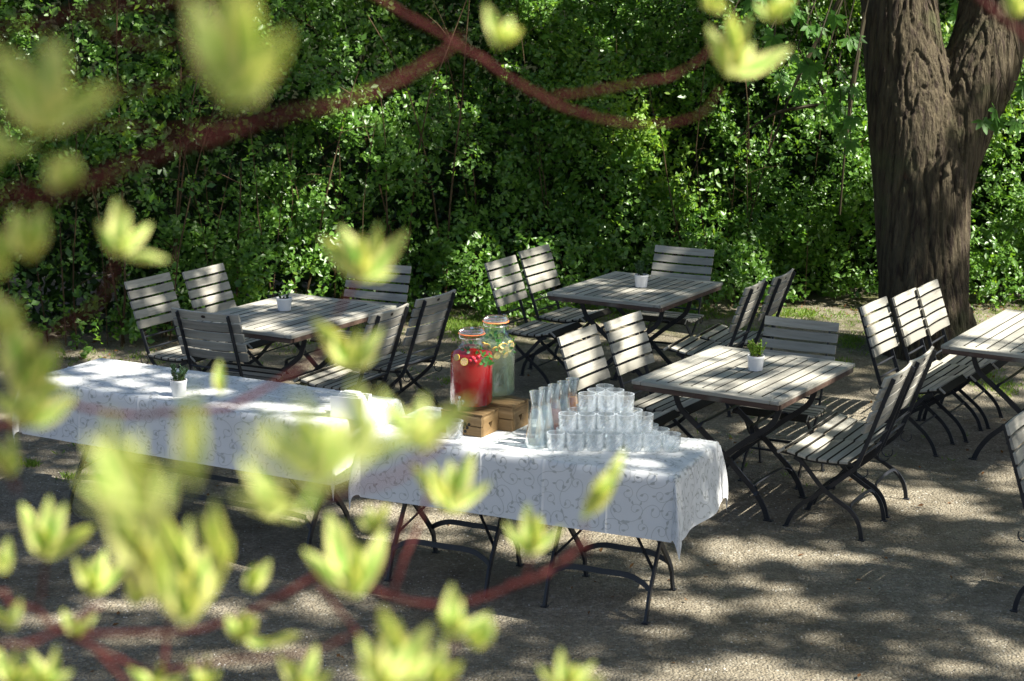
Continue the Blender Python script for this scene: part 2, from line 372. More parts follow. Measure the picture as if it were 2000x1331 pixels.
CH=[('A1',-2.11,10.69,-118,1,'weathered slatted folding chair at the far left, nearest to the left edge of the photo'),
('A2',-1.81,11.09,-117,1,'slatted folding chair behind the far left one, close against the dark hedge'),
('A3',-1.68,10.02,-25,1.1,'folding chair at the left table with its dark shaded back turned to the camera'),
('A4',-1.07,11.16,156,1.12,'folding chair at the hedge end of the left table, top half hidden by blurred leaves'),
('A5',-1.05,9.98,63,1,'folding chair right of the left table, nearer one, behind the white napkin box'),
('A6',-.78,10.50,59,1,'folding chair right of the left table, farther one, just left of the drink jars'),
('B1',.22,11.56,-118,1,'folding chair left of the back middle table, leftmost of that pair'),
('B2',.46,12.09,-120,1,'folding chair left of the back middle table, farther one close to the hedge'),
('B3',1.13,12.04,153,1.07,'folding chair behind the back middle table, back seen flat against the hedge'),
('B4',1.29,10.99,65,1,'folding chair right of the back middle table, nearer one of that pair'),
('B5',1.54,11.39,64,1,'folding chair right of the back middle table, farther one with its thin back edge on'),
('C1',.67,9.06,-120,1,'sunlit folding chair directly behind the carafes, its seat hidden by glasses'),
('C2',.95,9.47,-122,1,'sunlit folding chair left of the front right table, its seat showing under that table'),
('C3',1.55,9.31,153,1.02,'folding chair behind the front right table, bluish shaded back facing the camera'),
('C4',1.68,8.49,60,1,'folding chair right of the front right table, nearest one with its whole seat visible'),
('C5',1.89,8.88,61,1,'folding chair right of the front right table, second one tucked behind its twin'),
('D1',2.55,10.02,-122,1,'brightly sunlit folding chair beside the tree trunk, nearest of the three'),
('D2',2.82,10.35,-121,1,'brightly sunlit folding chair beside the tree trunk, middle of the three'),
('D3',3.05,10.69,-120,1,'brightly sunlit folding chair beside the tree trunk, farthest of the three'),
('E',2.64,7.23,-123,1,'folding chair cut off by the right edge of the photo')]
ch0=chair()
for i,(k,x,y,a,sx,lab) in enumerate(CH):
    o=ch0 if i==0 else copy_tree(ch0)
    o.location=(x,y,0); o.rotation_euler.z=R(a); o.scale=(sx,1,1)
    tag(o,lab,'chair','slatted folding chairs around the tables')
# ================================================================== slatted tables
def table(cx,cy_,yaw,W,L,label):
    t=empty('folding_table',(cx,cy_,0),R(yaw)); Z=.74
    mb=MB(); n=11; b=.055; iw=W-2*b; pw=iw/n
    for i in range(n):
        mb.box((-W/2+b+pw*(i+.5),0,Z-.011+random.uniform(-.0008,.0008)),(pw-.0055,L-2*b-.006,.022),bev=.0025)
    mb.edges(0); tp=mb.build('tabletop',[M_WY,M_GAPSHADE],t)
    for s in(-1,1):
        mb=MB(); mb.box((s*(W/2-b/2),0,Z-.0105),(b-.003,L,.022),bev=.003); mb.build('side_board',M_WY,t)
        mb=MB(); mb.box((0,s*(L/2-b/2),Z-.011),(W-2*b-.002,b-.002,.022),bev=.003); mb.build('end_board',M_WX,t)
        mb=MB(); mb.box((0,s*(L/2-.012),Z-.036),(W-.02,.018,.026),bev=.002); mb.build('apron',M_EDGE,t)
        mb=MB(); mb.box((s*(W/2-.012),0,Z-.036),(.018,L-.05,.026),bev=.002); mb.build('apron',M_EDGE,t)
    prof=[(-.315,.712),(-.312,.65),(-.298,.59),(-.262,.53),(-.14,.435),(.0,.318),(.10,.225),(.175,.155),(.232,.075),(.262,.004)]
    yy=L/2-.29
    for sy in(-1,1):
        for sx in(-1,1):
            mb=MB(); P=smooth_path([(sx*x,sy*yy+sx*.011,z) for x,z in prof],3)
            mb.bar(P,(0,1,0),.010,.030); mb.box((sx*.266,sy*yy+sx*.011,.003),(.05,.03,.006)); mb.build('leg',M_MET,t)
    for sx,xx,zz in((1,.19,.13),(-1,.19,.13),(1,-.16,.45),(-1,-.16,.45)):
        mb=MB(); x=sx*xx; k=.035*sx*(1 if zz<.3 else -1)
        P=smooth_path([(x,-yy,zz),(x-k*.3,-yy+.02,zz+.028),(x-k,-yy+.07,zz+.042),(x-k,0,zz+.045),(x-k,yy-.07,zz+.042),(x-k*.3,yy-.02,zz+.028),(x,yy,zz)],3)
        mb.bar(P,(1,0,.25),.024,.007); mb.build('stretcher',M_MET,t)
    mb=MB(); mb.tube([(0,-yy-.02,.318),(0,yy+.02,.318)],.007,8); mb.build('axle',M_MET,t)
    tag(t,label,'table','slatted folding tables'); return t
TA=table(-1.405,10.38,-29.5,.86,1.13,'weathered square slatted table on the left with five chairs around it')
TB=table(.865,11.415,-30,.86,1.04,'weathered slatted table at the back in the middle, close to the hedge')
TC=table(1.28,8.85,-32,.85,1.07,'weathered slatted table right of the crystal glasses with a bright green potted herb')
TD=table(3.245,9.94,-31.9,.85,1.36,'sunlit slatted table at the right edge of the photo beside the tree trunk')
# ================================================================== buffet tables and cloths
def buffet_table(ox,oy,yaw,Lx,Dy,units,label):
    t=empty('buffet_table',(ox,oy,0),R(yaw)); Z=.726
    mb=MB(); mb.box((Lx/2,Dy/2,Z-.012),(Lx-.02,Dy-.02,.022),bev=.003); mb.build('tabletop',M_WX,t)
    a,b=units
    front=[(.14,.004),(.16,.06),(.20,.15),(.40,.46),(Dy-.08,.70)]
    back=[(Dy-.04,.004),(Dy-.06,.06),(Dy-.10,.15),(.24,.46),(.08,.70)]
    for prof,ins in((front,0),(back,.025)):
        for x in(a+ins,b-ins):
            mb=MB(); P=smooth_path([(x,y,z) for y,z in prof],4); mb.bar(P,(1,0,0),.012,.026); mb.box((x,prof[0][0],.003),(.03,.03,.006)); mb.build('leg',M_MET,t)
        y0,z0=prof[1][0]*.4+prof[2][0]*.6,.115
        sgn=1 if prof is front else -1
        P=smooth_path([(a+ins,y0,z0+.03),(a+ins+.04,y0+.01*sgn,z0+.055),(a+ins+.11,y0+.015*sgn,z0+.078),((a+b)/2,y0+.015*sgn,z0+.078),(b-ins-.11,y0+.015*sgn,z0+.078),(b-ins-.04,y0+.01*sgn,z0+.055),(b-ins,y0,z0+.03)],3)
        mb=MB(); mb.bar(P,(0,.3,1),.026,.012); mb.build('stretcher',M_MET,t)
    m=(a+b)/2
    for x in(a,b):
        mb=MB(); s=1 if x==a else -1
        if b-a<.8: mb.bar([(x,.24,.21),(x+s*.13,.33,.36),(m-s*.01,.40,.46)],(0,.8,.5),.018,.007)
        else: mb.bar([(x,.24,.21),(x+s*.2,.30,.34),(x+s*.45,.38,.58),(x+s*.5,.4,.70)],(0,.8,.5),.018,.007)
        mb.build('brace',M_MET,t)
    tag(t,label,'table'); return t
NY=-23.7; LY=-27.
un=np.array([math.cos(R(NY)),math.sin(R(NY))]); N0=np.array([.70,6.83])-1.52*un
buffet_table(N0[0],N0[1],NY,.75,.64,(.06,.57),'narrow folding table under the left half of the glassware tablecloth')
N1=N0+.76*un
buffet_table(N1[0],N1[1],NY,.755,.64,(.11,.60),'narrow folding table under the right half of the glassware tablecloth, below the glasses')
buffet_table(-2.57,8.49,LY,1.93,.62,(.15,1.68),'long folding table under the left tablecloth, mostly hidden by leaves')
M_CLOTH=mat('white_damask_cloth',(.72,.72,.725),.8,.2,bump=(350,.25,.0008,(1,1,1)),var=((.67,.67,.68),2.5,(1,1,1),.45,.8))
M_VINE=mat('printed_vine_pattern',(.47,.475,.46),.8,.2,var=((.54,.545,.53),9,(1,1,1),.4,.7))
M_CLOTHB=M_CLOTH
def tablecloth(ox,oy,yaw,Lx,Dy,h,label,seed,folds):
    rs=random.Random(seed); top=.742
    ph=[rs.uniform(0,6.28) for _ in range(8)]
    hv=lambda q: h*(1+.035*math.sin(q*2.1+ph[5])+.02*math.sin(q*5+ph[6]))
    def fold(q,side):
        f,amp=folds[side]; return amp*(.6*math.sin(q*f+ph[side])+.4*math.sin(q*f*1.73+ph[side+4]))
    def P(a,b):
        ea=max(-a,0,a-Lx); eb=max(-b,0,b-Dy); sa=-1 if a<0 else 1; sb=-1 if b<0 else 1
        ca=min(max(a,0),Lx); cb=min(max(b,0),Dy)
        if ea==0 and eb==0:
            z=top+.0012*math.sin(a*3+ph[0])*math.sin(b*7+ph[1])
            cr=abs(b-Dy*.56); z+=.004*math.exp(-(cr/.006)**2)*(1 if folds.get('crease') else 0)
            ed=min(a,b,Lx-a,Dy-b)
            if ed<.012: z-=.5*(.012-ed)**2/.012
            return (a,b,z)
        if ea>0 and eb==0:
            k=ea/h; side=0 if sa<0 else 1
            o=.006+.05*ea+ (fold(b,side)+abs(folds[side][1])*.8)*k**1.7
            cc=0
            return (ca+sa*o,b+.02*k*math.sin(b*9+ph[2]),top-ea*.985-.006*min(1,ea/.01))
        if eb>0 and ea==0:
            k=eb/h; side=2 if sb<0 else 3
            o=.006+.03*eb+(fold(a,side)+abs(folds[side][1])*.8)*k**1.7
            return (a,cb+sb*o,top-eb*.99-.006*min(1,eb/.01))
        r=math.hypot(ea,eb); th=math.atan2(eb,ea); k=r/h
        o1=.006+.05*r+(fold(cb,0 if sa<0 else 1)+abs(folds[0 if sa<0 else 1][1])*.8)*k**1.7
        o2=.006+.03*r+(fold(ca,2 if sb<0 else 3)+abs(folds[2 if sb<0 else 3][1])*.8)*k**1.7
        B=.46*r*math.sin(2*th)*(1-.38*min(1.3,k)**2)
        x=ca+sa*(o1*math.cos(th)**2+B*.32); y=cb+sb*(o2*math.sin(th)**2+B*.55)
        return (x,y,top-r*(.985-.10*math.sin(2*th)))
    P0=P
    CR=[Lx*q for q in (.2,.4,.6,.8)]
    def P(a,b):
        x,y,z=P0(a,b); s=sum(math.exp(-((a-c)/.005)**2) for c in CR)*.0035+.0015*math.sin(a*23+b*9+ph[3])*math.sin(b*17-a*5+ph[4])
        if b<0 and 0<a<Lx: return (x,y-s,z)
        return (x,y,z+abs(s))
    def grid(lo,hi,L,n_in,n_out):
        return np.concatenate([np.linspace(lo,0,n_out,endpoint=False),np.array([0,.004,.009]),np.linspace(.014,L-.014,n_in),np.array([L-.009,L-.004,L]),np.linspace(L,hi,n_out+1)[1:]])
    A=grid(-h,Lx+h,Lx,60,16); Bv=grid(-h,Dy+h,Dy,int(26*Dy/.6),16)
    A=np.sort(np.concatenate([A]+[c+np.array([-.011,-.006,-.002,.002,.006,.011]) for c in CR]))
    if folds.get('crease'):
        c0=Dy*.56; Bv=np.sort(np.concatenate([Bv,c0+np.array([-.012,-.006,-.003,0,.003,.006,.012])]))
    V=[];
    for a in A:
        for b in Bv: V.append(P(a,b))
    nb=len(Bv); Fc=[(i*nb+j,(i+1)*nb+j,(i+1)*nb+j+1,i*nb+j+1) for i in range(len(A)-1) for j in range(nb-1)]
    MI=[0]*len(Fc)
    # printed vines: thin ribbons laid on the cloth, both faces where it hangs
    def nrm(a,b):
        e=.002; p=np.array(P(a,b)); n=np.cross(np.array(P(a+e,b))-p,np.array(P(a,b+e))-p); return n/(np.linalg.norm(n)+1e-9)
    def put(poly_l,poly_r):
        base=len(V)
        for (a,b) in poly_l: V.append(tuple(np.array(P(a,b))+nrm(a,b)*.0009))
        m=len(poly_l)
        for (a,b) in poly_r: V.append(tuple(np.array(P(a,b))+nrm(a,b)*.0009))
        for i in range(m-1): Fc.append((base+i,base+i+1,base+m+i+1,base+m+i)); MI.append(1)
    def inside(a,b): return -h+.006<a<Lx+h-.006 and -h+.006<b<Dy+h-.006
    def stroke(pts,w):
        l=[];r=[]
        for i,p in enumerate(pts):
            q=np.array(pts[min(i+1,len(pts)-1)])-np.array(pts[max(i-1,0)]); q/=np.linalg.norm(q)+1e-9; nn=np.array([-q[1],q[0]])*w/2
            a=np.array(p)+nn; b=np.array(p)-nn
            if not(inside(*a) and inside(*b)):
                if len(l)>2: put(l,r)
                l=[];r=[];continue
            l.append(tuple(a)); r.append(tuple(b))
        if len(l)>2: put(l,r)
    def vleaf(p,ang,Ls,Ws):
        d=np.array([math.cos(ang),math.sin(ang)]); s=np.array([-d[1],d[0]]); l=[];r=[]
        for t,wd in((0,.1),(.25,.75),(.5,1),(.75,.7),(1,.08)):
            c=np.array(p)+d*Ls*t+s*.15*Ls*math.sin(3*t); l.append(c+s*Ws*wd/2); r.append(c-s*Ws*wd/2)
        if all(inside(*q) for q in l+r): put(l,r)
    cell=.078
    for i in range(int((Lx+2*h)/cell)+1):
        for j in range(int((Dy+2*h)/cell)+1):
            a0=-h+cell*(i+.5+(.5 if j%2 else 0))+rs.uniform(-.012,.012); b0=-h+cell*(j+.5)+rs.uniform(-.012,.012)
            sg=1 if (i+j)%2 else -1; an=rs.uniform(-.5,.5)+(i*2.1+j*1.3); r0=rs.uniform(.027,.037)
            pts=[]
            for k in range(15):
                tt=k/14; q=an+sg*tt*5.2; rr=r0*(1-.72*tt); pts.append((a0+rr*math.cos(q),b0+rr*math.sin(q)))
            # tail sweeping to the neighbouring curl
            q=an; d=np.array([math.sin(q),-math.cos(q)])*sg; p0=np.array(pts[0]); tail=[]
            for k in range(1,10):
                t=k/9; q2=q-sg*t*1.1; p0=p0+np.array([math.sin(q2),-math.cos(q2)])*sg*.0085; tail.append(tuple(p0))
            stroke(tail[::-1]+pts,.0023)
            e=pts[-1]; vleaf(e,an+sg*5.2+sg*1.9,.021,.011)
            vleaf(tail[-1],q-sg*1.0-math.pi/2*sg+rs.uniform(-.6,.6),.024,.012)
            k=rs.choice((4,6)); vleaf(pts[k],an+sg*(k/14*5.2)+rs.uniform(-.3,.3),.019,.0095)
    V=np.array(V)
    me=bpy.data.meshes.new('tablecloth'); me.from_pydata([tuple(v) for v in V],[],Fc); me.materials.append(M_CLOTH); me.materials.append(M_VINE)
    me.polygons.foreach_set('material_index',MI); me.polygons.foreach_set('use_smooth',[True]*len(Fc)); me.update()
    o=bpy.data.objects.new('tablecloth',me); COL.objects.link(o); o.location=(ox,oy,0); o.rotation_euler.z=R(yaw)
    tag(o,label,'tablecloth','vine patterned white tablecloths'); return o
tablecloth(N0[0],N0[1],NY,1.52,.64,.285,'white vine patterned tablecloth under the drinks and crystal glasses',3,{0:(9,.01),1:(10,.020),2:(5,.005),3:(6,.006)})
tablecloth(-2.57,8.49,LY,1.93,.62,.285,'white vine patterned tablecloth on the left table with napkin box and herb pot',5,{0:(13,.016),1:(11,.014),2:(3.5,.005),3:(5,.006),'crease':1})
# ================================================================== glass, liquids
def glassmat(name,tint=(.94,.97,.97),haze=.06,rough=.03,fac=.16,hazecol=(.8,.86,.95)):
    m=bpy.data.materials.new(name); m.use_nodes=True; n=m.node_tree.nodes; l=m.node_tree.links; n.remove(n['Principled BSDF']); out=n['Material Output']
    tr=n.new('ShaderNodeBsdfTransparent'); tr.inputs[0].default_value=(*tint,1)
    gl=n.new('ShaderNodeBsdfGlossy'); gl.inputs['Roughness'].default_value=rough; gl.inputs[0].default_value=(1,1,1,1)
    lw=n.new('ShaderNodeLayerWeight'); lw.inputs[0].default_value=.42
    mr=n.new('ShaderNodeMapRange'); mr.inputs[3].default_value=fac*.45; mr.inputs[4].default_value=min(1,fac*4); l.new(lw.outputs['Facing'],mr.inputs[0])
    a=n.new('ShaderNodeMixShader'); l.new(mr.outputs[0],a.inputs[0]); l.new(tr.outputs[0],a.inputs[1]); l.new(gl.outputs[0],a.inputs[2])
    d=n.new('ShaderNodeBsdfTranslucent'); d.inputs[0].default_value=(*hazecol,1)
    d2=n.new('ShaderNodeBsdfDiffuse'); d2.inputs[0].default_value=(*hazecol,1)
    dd=n.new('ShaderNodeMixShader'); l.new(d.outputs[0],dd.inputs[1]); l.new(d2.outputs[0],dd.inputs[2])
    b=n.new('ShaderNodeMixShader'); b.inputs[0].default_value=haze; l.new(a.outputs[0],b.inputs[1]); l.new(dd.outputs[0],b.inputs[2]); l.new(b.outputs[0],out.inputs[0])
    return m
M_GLASS=glassmat('clear_glass',haze=.04,fac=.2)
M_JAR=glassmat('jar_glass',haze=.0,rough=.02,fac=.05)
M_CRYS=glassmat('cut_crystal',tint=(.95,.97,.98),haze=.075,rough=.10,fac=.22,hazecol=(.95,.97,1))
M_RIM=glassmat('crystal_rim',haze=.5,rough=.05,fac=.6)  # strong pale haze paints a bright highlight into the rim colour
M_WATER=glassmat('lemon_water',(.86,.92,.80),.16,.05,.1,(.62,.70,.5))
M_CWATER=glassmat('clear_water',(.90,.96,.98),.10,.03,.14)
M_AMBER=glassmat('amber_juice',(.8,.36,.02),.8,.05,.1,(.75,.30,.01))
M_PINK=glassmat('pink_juice',(.8,.4,.35),.3,.05,.1,(.6,.2,.16))
M_REDJ=mat('red_fruit_drink',(.42,.004,.008),.2,.2)
def _red():
    m=M_REDJ; n=m.node_tree.nodes; l=m.node_tree.links; p=n['Principled BSDF']; t=n.new('ShaderNodeBsdfTranslucent'); t.inputs[0].default_value=(.6,.008,.012,1)
    x=n.new('ShaderNodeMixShader'); x.inputs[0].default_value=.45; l.new(p.outputs[0],x.inputs[1]); l.new(t.outputs[0],x.inputs[2]); l.new(x.outputs[0],n['Material Output'].inputs[0])
_red()
M_ORANGE=mat('orange_rubber',(.85,.20,.06),.5)
M_STEEL=mat('polished_steel',(.75,.75,.77),.18,.5,1.)
M_LEMON=mat('lemon_flesh',(.60,.36,.13),.5); M_RIND=mat('lemon_rind',(.55,.36,.05),.5); M_PITH=mat('lemon_pith',(.68,.56,.36),.6)
M_BERRY=mat('raspberry',(.5,.02,.04),.4,bump=(150,1,.002,(1,1,1)))
M_CRATE=woodmat('rustic_crate_wood',0,(.22,.14,.062),(.05,.027,.012),(.40,.28,.15))
M_CRATEY=woodmat('rustic_crate_wood_side',1,(.22,.14,.062),(.05,.027,.012),(.40,.28,.15))
M_BLACK=mat('black_stamp_ink',(.01,.01,.01),.8)
# ---- crates
def crate(fx,fy,W,D,H,yaw,label,dots):
    t=empty('wooden_crate',(fx,fy,.7435),R(yaw))   # origin: near right bottom corner, x to the left is negative
    th=.011
    def side(mb,horizontal,c,L,axis,mi=0): pass
    nb=2
    mb=MB()
    for i in range(nb):
        z0=H*i/nb+.001; hh=H/nb-.003
        mb.box((-W/2,th/2,z0+hh/2),(W-.003,th,hh),bev=.0015)
    fp=mb.build('front_panel',M_CRATE,t)
    mb=MB()
    for i in range(nb):
        z0=H*i/nb+.001; hh=H/nb-.003; mb.box((-W/2,D-th/2,z0+hh/2),(W-.003,th,hh),bev=.0015)
    mb.build('back_panel',M_CRATE,t)
    for xx in(-th/2,-W+th/2):
        mb=MB()
        # end panel with a triangular finger hole: boards built around the opening
        yc=D/2; zc=H*.46; a=.020
        y0,y1=th+.001,D-th-.001; z0,z1=.001,H-.002
        hole=[(yc-a,zc+a*.6),(yc+a,zc+a*.8),(yc+a*.2,zc-a*.8)]
        out=[(y0,z1),(y1,z1),(y1,z0),(y0,z0)]
        # triangulated ring between the outline and the hole
        ring=[(y0,z1),(y1,z1),hole[1],hole[0]],[(y1,z1),(y1,z0),hole[2],hole[1]],[(y1,z0),(y0,z0),hole[2]],[(y0,z0),(y0,z1),hole[0],hole[2]]
        for q in ring:
            k=len(q); vs=[(xx-th/2,y,z) for y,z in q]+[(xx+th/2,y,z) for y,z in q]
            mb.add(vs,[tuple(range(k)),tuple(range(k,2*k))[::-1]]+[(i,(i+1)%k,k+(i+1)%k,k+i) for i in range(k)])
        mb.build('end_panel',M_CRATEY,t)
    mb=MB()
    n=4
    for i in range(n): mb.box((-W/2,D*(i+.5)/n,H+.005),(W+.002,D/n-.003,.010),bev=.0015)
    mb.build('top_board',M_CRATE,t)
    mb=MB(); mb.box((-W/2,D/2,.006),(W-2*th,D-2*th,.008)); mb.build('bottom_board',M_CRATE,t)
    if dots:
        mb=MB()
        for (i,j) in[(0,0),(1,0),(2,0),(.5,1),(1.5,1),(2.5,1),(0,2),(1,2),(2,2),(3,1.9)]:
            cx=-.130+i*.0205; cz=.020+j*.0180; r=.0083
            vs=[(cx+r*math.cos(q),-.0009,cz+r*math.sin(q)) for q in[2*math.pi*k/12 for k in range(12)]]+[(cx+r*math.cos(q),.0005,cz+r*math.sin(q)) for q in[2*math.pi*k/12 for k in range(12)]]
            mb.add(vs,[tuple(range(12)),tuple(range(12,24))[::-1]]+[(k,(k+1)%12,12+(k+1)%12,12+k) for k in range(12)])
        mb.build('berry_stamp',M_BLACK,fp)
    tag(t,label,'crate','wooden crates used as stands'); return t
crate(-.135,7.425,.22,.165,.098,-28,'small wooden crate with black dot stamp carrying the red drink jar',True)
crate(.005,7.53,.22,.165,.118,-28,'taller brown wooden crate with triangular finger hole under the lemon water jar',False)
# ---- jars
def jar(cx,cy_,z,Rr,Hb,label,liq,red):
    t=empty('drink_dispenser',(cx,cy_,z),R(20))
    rn=.056
    outer=[(0,.0),(Rr-.02,0),(Rr-.006,.006),(Rr,.02),(Rr,Hb-.045),(Rr-.004,Hb-.03),(Rr-.016,Hb-.014),(Rr-.036,Hb-.003),(rn+.012,Hb+.004),(rn,Hb+.014),(rn-.001,Hb+.05),(rn+.004,Hb+.054),(rn+.004,Hb+.06)]
    th=.004
    inner=[(r-th if r>.01 else 0,zz+(.012 if i<3 else 0)) for i,(r,zz) in enumerate(outer)]
    mb=MB(); mb.lathe(outer+inner[::-1],56); o=mb.build('glass_body',M_JAR,t); autosmooth(o,50)
    lev=Hb-.03
    lp=[(0,.014),(Rr-.028,.014),(Rr-.0125,.02),(Rr-.0055,.03),(Rr-.0055,Hb-.047),(Rr-.0085,lev),(0,lev+.0005)]
    mb=MB(); mb.lathe(lp,56); o=mb.build('drink',liq,t); autosmooth(o,50)
    mb=MB(); mb.lathe([(rn+.001,0),(rn+.0065,.0005),(rn+.008,.0022),(rn+.0065,.004),(rn+.001,.0045)],48,(0,0,Hb+.0605),closed=True); o=mb.build('rubber_seal',M_ORANGE,t); autosmooth(o,60)
    mb=MB(); z0=Hb+.067; mb.lathe([(rn+.005,z0),(rn+.005,z0+.008),(rn-.002,z0+.014),(rn-.008,z0+.018),(rn-.016,z0+.0175),(0,z0+.014)],48); o=mb.build('glass_lid',M_GLASS,t); autosmooth(o,50)
    mb=MB()
    mb.tube([((rn+.0075)*math.cos(a),(rn+.0075)*math.sin(a),Hb+.047) for a in np.linspace(0,2*math.pi,33)],.0014,6)
    for a in(R(200),R(20)):
        c,s_=math.cos(a),math.sin(a)
        mb.tube([((rn+.009)*c,(rn+.009)*s_,Hb+.047),((rn+.017)*c,(rn+.017)*s_,Hb+.06),((rn+.012)*c,(rn+.012)*s_,z0+.016),((rn-.01)*c,(rn-.01)*s_,z0+.022)],.0014,6)
    mb.build('wire_clasp',M_STEEL,t)
    # fruit near the surface
    def slice_(name,p,nrm,r,mats):
        mb=MB(); q=Vector(nrm).to_track_quat('Z','Y').to_matrix().to_4x4(); n=28; vs=[];fs=[];mi=[]
        for zz in(-.002,.002):
            for rr in(0.,r*.80,r*.86,r):
                for k in range(n): vs.append(q@Vector((rr*math.cos(2*math.pi*k/n),rr*math.sin(2*math.pi*k/n),zz)))
        for s_i in range(2):
            for ring in range(3):
                for k in range(n):
                    b=s_i*4*n+ring*n; fs.append((b+k,b+(k+1)%n,b+n+(k+1)%n,b+n+k)); mi.append((0 if k%4 else 1) if ring==0 else (1 if ring==1 else 2))
        for k in range(n): fs.append((3*n+k,3*n+(k+1)%n,7*n+(k+1)%n,7*n+k)); mi.append(2)
        mb.v=[tuple(v+Vector(p)) for v in vs]; mb.f=fs; mb.m=mi; return mb.build(name,mats,t)
    rs=random.Random(4 if red else 9)
    vr=Rr-.005
    # directions: camera is towards -y in world; local frame is turned by 20 degrees
    def pol(a,r,z): a=R(a-20); return (r*math.cos(a),r*math.sin(a),z)
    if red:
        for a,zz,r in((-108,Hb-.052,.0185),(-131,Hb-.036,.016)):
            p=pol(a,vr+.0035,zz); slice_('lemon_slice',p,(p[0],p[1],.02),r,[M_LEMON,M_PITH,M_RIND])
        for a,zz in((-86,Hb-.032),(-78,Hb-.05),(-92,Hb-.045),(-70,Hb-.03),(-82,Hb-.038)):
            mb=MB(); p=pol(a,vr+.001,zz)
            mb.lathe([(0,-.009),(.006,-.007),(.009,0),(.007,.007),(0,.009)],10,p); o=mb.build('raspberry',M_BERRY,t,smooth=True)
    else:
        for k in range(20):
            a=rs.uniform(-160,-10); zz=Hb-.035-rs.random()*.055; p=pol(a,vr-.004-rs.random()*.01,zz)
            slice_('lemon_slice',p,(p[0]+rs.uniform(-.05,.05),p[1],rs.uniform(-.05,.08)),rs.uniform(.013,.020),[M_LEMON,M_PITH,M_RIND])
    # mint
    n=36; C=[];D=[];Nn=[]
    for k in range(n):
        a=rs.uniform(-62,-30) if red else rs.uniform(-150,0); rr=vr-.002 if k%3 else rn-.012
        zz=(Hb-.02-rs.random()*.06) if k%3 else Hb+rs.uniform(-.02,.03)
        if rr<Rr-.03: a=rs.uniform(-150,-20)
        C.append(pol(a,rr+(.004 if red and k%3 else -.004),zz)); D.append((rs.uniform(-1,1),rs.uniform(-.3,.3),rs.uniform(-1,1))); aa=R(a-20); Nn.append((math.cos(aa),math.sin(aa),.2))
    V,Fc=leaf_quads(np.array(C),np.array(D),np.array(Nn),np.full(n,.024),np.full(n,.008))
    indexed_mesh('mint_leaves',V,Fc,M_MINT,parent=t)
    if red:
        # tap at the front left
        c=Vector(pol(-112,Rr-.006,.045)); dr=Vector((c.x,c.y,0)).normalized()
        tp=MB(); tp.tube([c,c+dr*.012],.012,12); tp.tube([c+dr*.01,c+dr*.045],.0065,12); tp.tube([c+dr*.04+Vector((0,0,.014)),c+dr*.04-Vector((0,0,.016)),c+dr*.046-Vector((0,0,.034))],[.0085,.0085,.006],12)
        tp.tube([c+dr*.04+Vector((0,0,.012)),c+dr*.04+Vector((0,0,.026))],.003,8); tp.lathe([(0,.023),(.005,.025),(.0065,.030),(.005,.035),(0,.037)],12,tuple(c+dr*.04))
        o=tp.build('tap',M_STEEL,t); autosmooth(o,40)
    tag(t,label,'drink jar','clip top drink dispensers'); return t
jar(-.188,7.585,.8530,.103,.288,'large glass jar dispenser filled with bright red fruit drink',M_REDJ,True)
jar(-.078,7.715,.8730,.094,.300,'large glass jar dispenser of pale lemon and mint water, behind the red one',M_WATER,False)
# ---- crystal tumblers
def tumbler(Rr=.042,H=.081,name='crystal_tumbler'):
    mb=MB(); n=18; rows=7; vs=[];fs=[]
    prof=[]
    for i in range(rows+1):
        z=.004+(H*.72-.004)*i/rows; prof.append(z)
    for i,z in enumerate(prof):
        r=Rr*(.93+.07*z/H)
        for k in range(n):
            a=2*math.pi*(k+.5*(i%2))/n; rr=r-(.0034 if (i//2+k)%2 else 0)
            vs.append((rr*math.cos(a),rr*math.sin(a),z))
    for i in range(rows):
        for k in range(n):
            a=i*n+k;b=i*n+(k+1)%n;c=(i+1)*n+(k+1)%n;d=(i+1)*n+k
            if i%2==0: fs+= [(a,b,d),(b,c,d)]
            else: fs+=[(a,b,c),(a,c,d)]
    base=len(vs)
    for r,z in((Rr,H*.76),(Rr,H),(Rr-.0045,H),(Rr-.0045,H*.3),(Rr-.008,.012),(0.0005,.011)):
        for k in range(n): a=2*math.pi*k/n; vs.append((r*math.cos(a),r*math.sin(a),z))
    for j in range(-1,5):
        o1=base+j*n if j>=0 else rows*n; o2=base+(j+1)*n
        for k in range(n): fs.append((o1+k,o1+(k+1)%n,o2+(k+1)%n,o2+k))
    fs.append(tuple(range(n))[::-1])
    mb.add(vs,fs)
    for q in range(len(mb.f)):
        zz=[mb.v[i][2] for i in mb.f[q]]
        if min(zz)>=H-1e-6: mb.m[q]=1
    return mb
TB_=tumbler().build('crystal_tumbler',[M_CRYS,M_RIM])
first=[True]
ORD=['leftmost','second','third','fourth','fifth','sixth','seventh']
def place_tumbler(x,y,z,label,group='crystal tumblers stacked in a pyramid'):
    o=TB_ if first[0] else TB_.copy()
    if not first[0]: COL.objects.link(o)
    first[0]=False
    o.location=(x,y,z); o.rotation_euler.z=random.uniform(0,6.28); tag(o,label,'glass',group)
    if not group and 'group' in o: del o['group']
tiers=[('bottom',.7435,[(7,.203,7.235),(6,.246,7.312),(5,.289,7.389),(4,.332,7.466)]),
       ('middle',.8255,[(5,.255,7.262),(4,.298,7.339),(3,.341,7.416)]),
       ('top',.9075,[(3,.343,7.305),(2,.386,7.382),(1,.429,7.459)])]
RN=['front row','second row','third row','back row']
for tn,z,rows in tiers:
    for ri,(k,x0,y0) in enumerate(rows):
        for i in range(k):
            rn='back row' if ri==len(rows)-1 else RN[ri]
            pos=f'{ORD[i]} from left in ' if i else 'leftmost in '
            if k==1: pos='the single glass of '
            place_tumbler(x0+i*.0865+random.uniform(-.0015,.0015),y0+random.uniform(-.0015,.0015),z,f'cut crystal tumbler, {pos}the {rn}, {tn} tier of the pyramid')
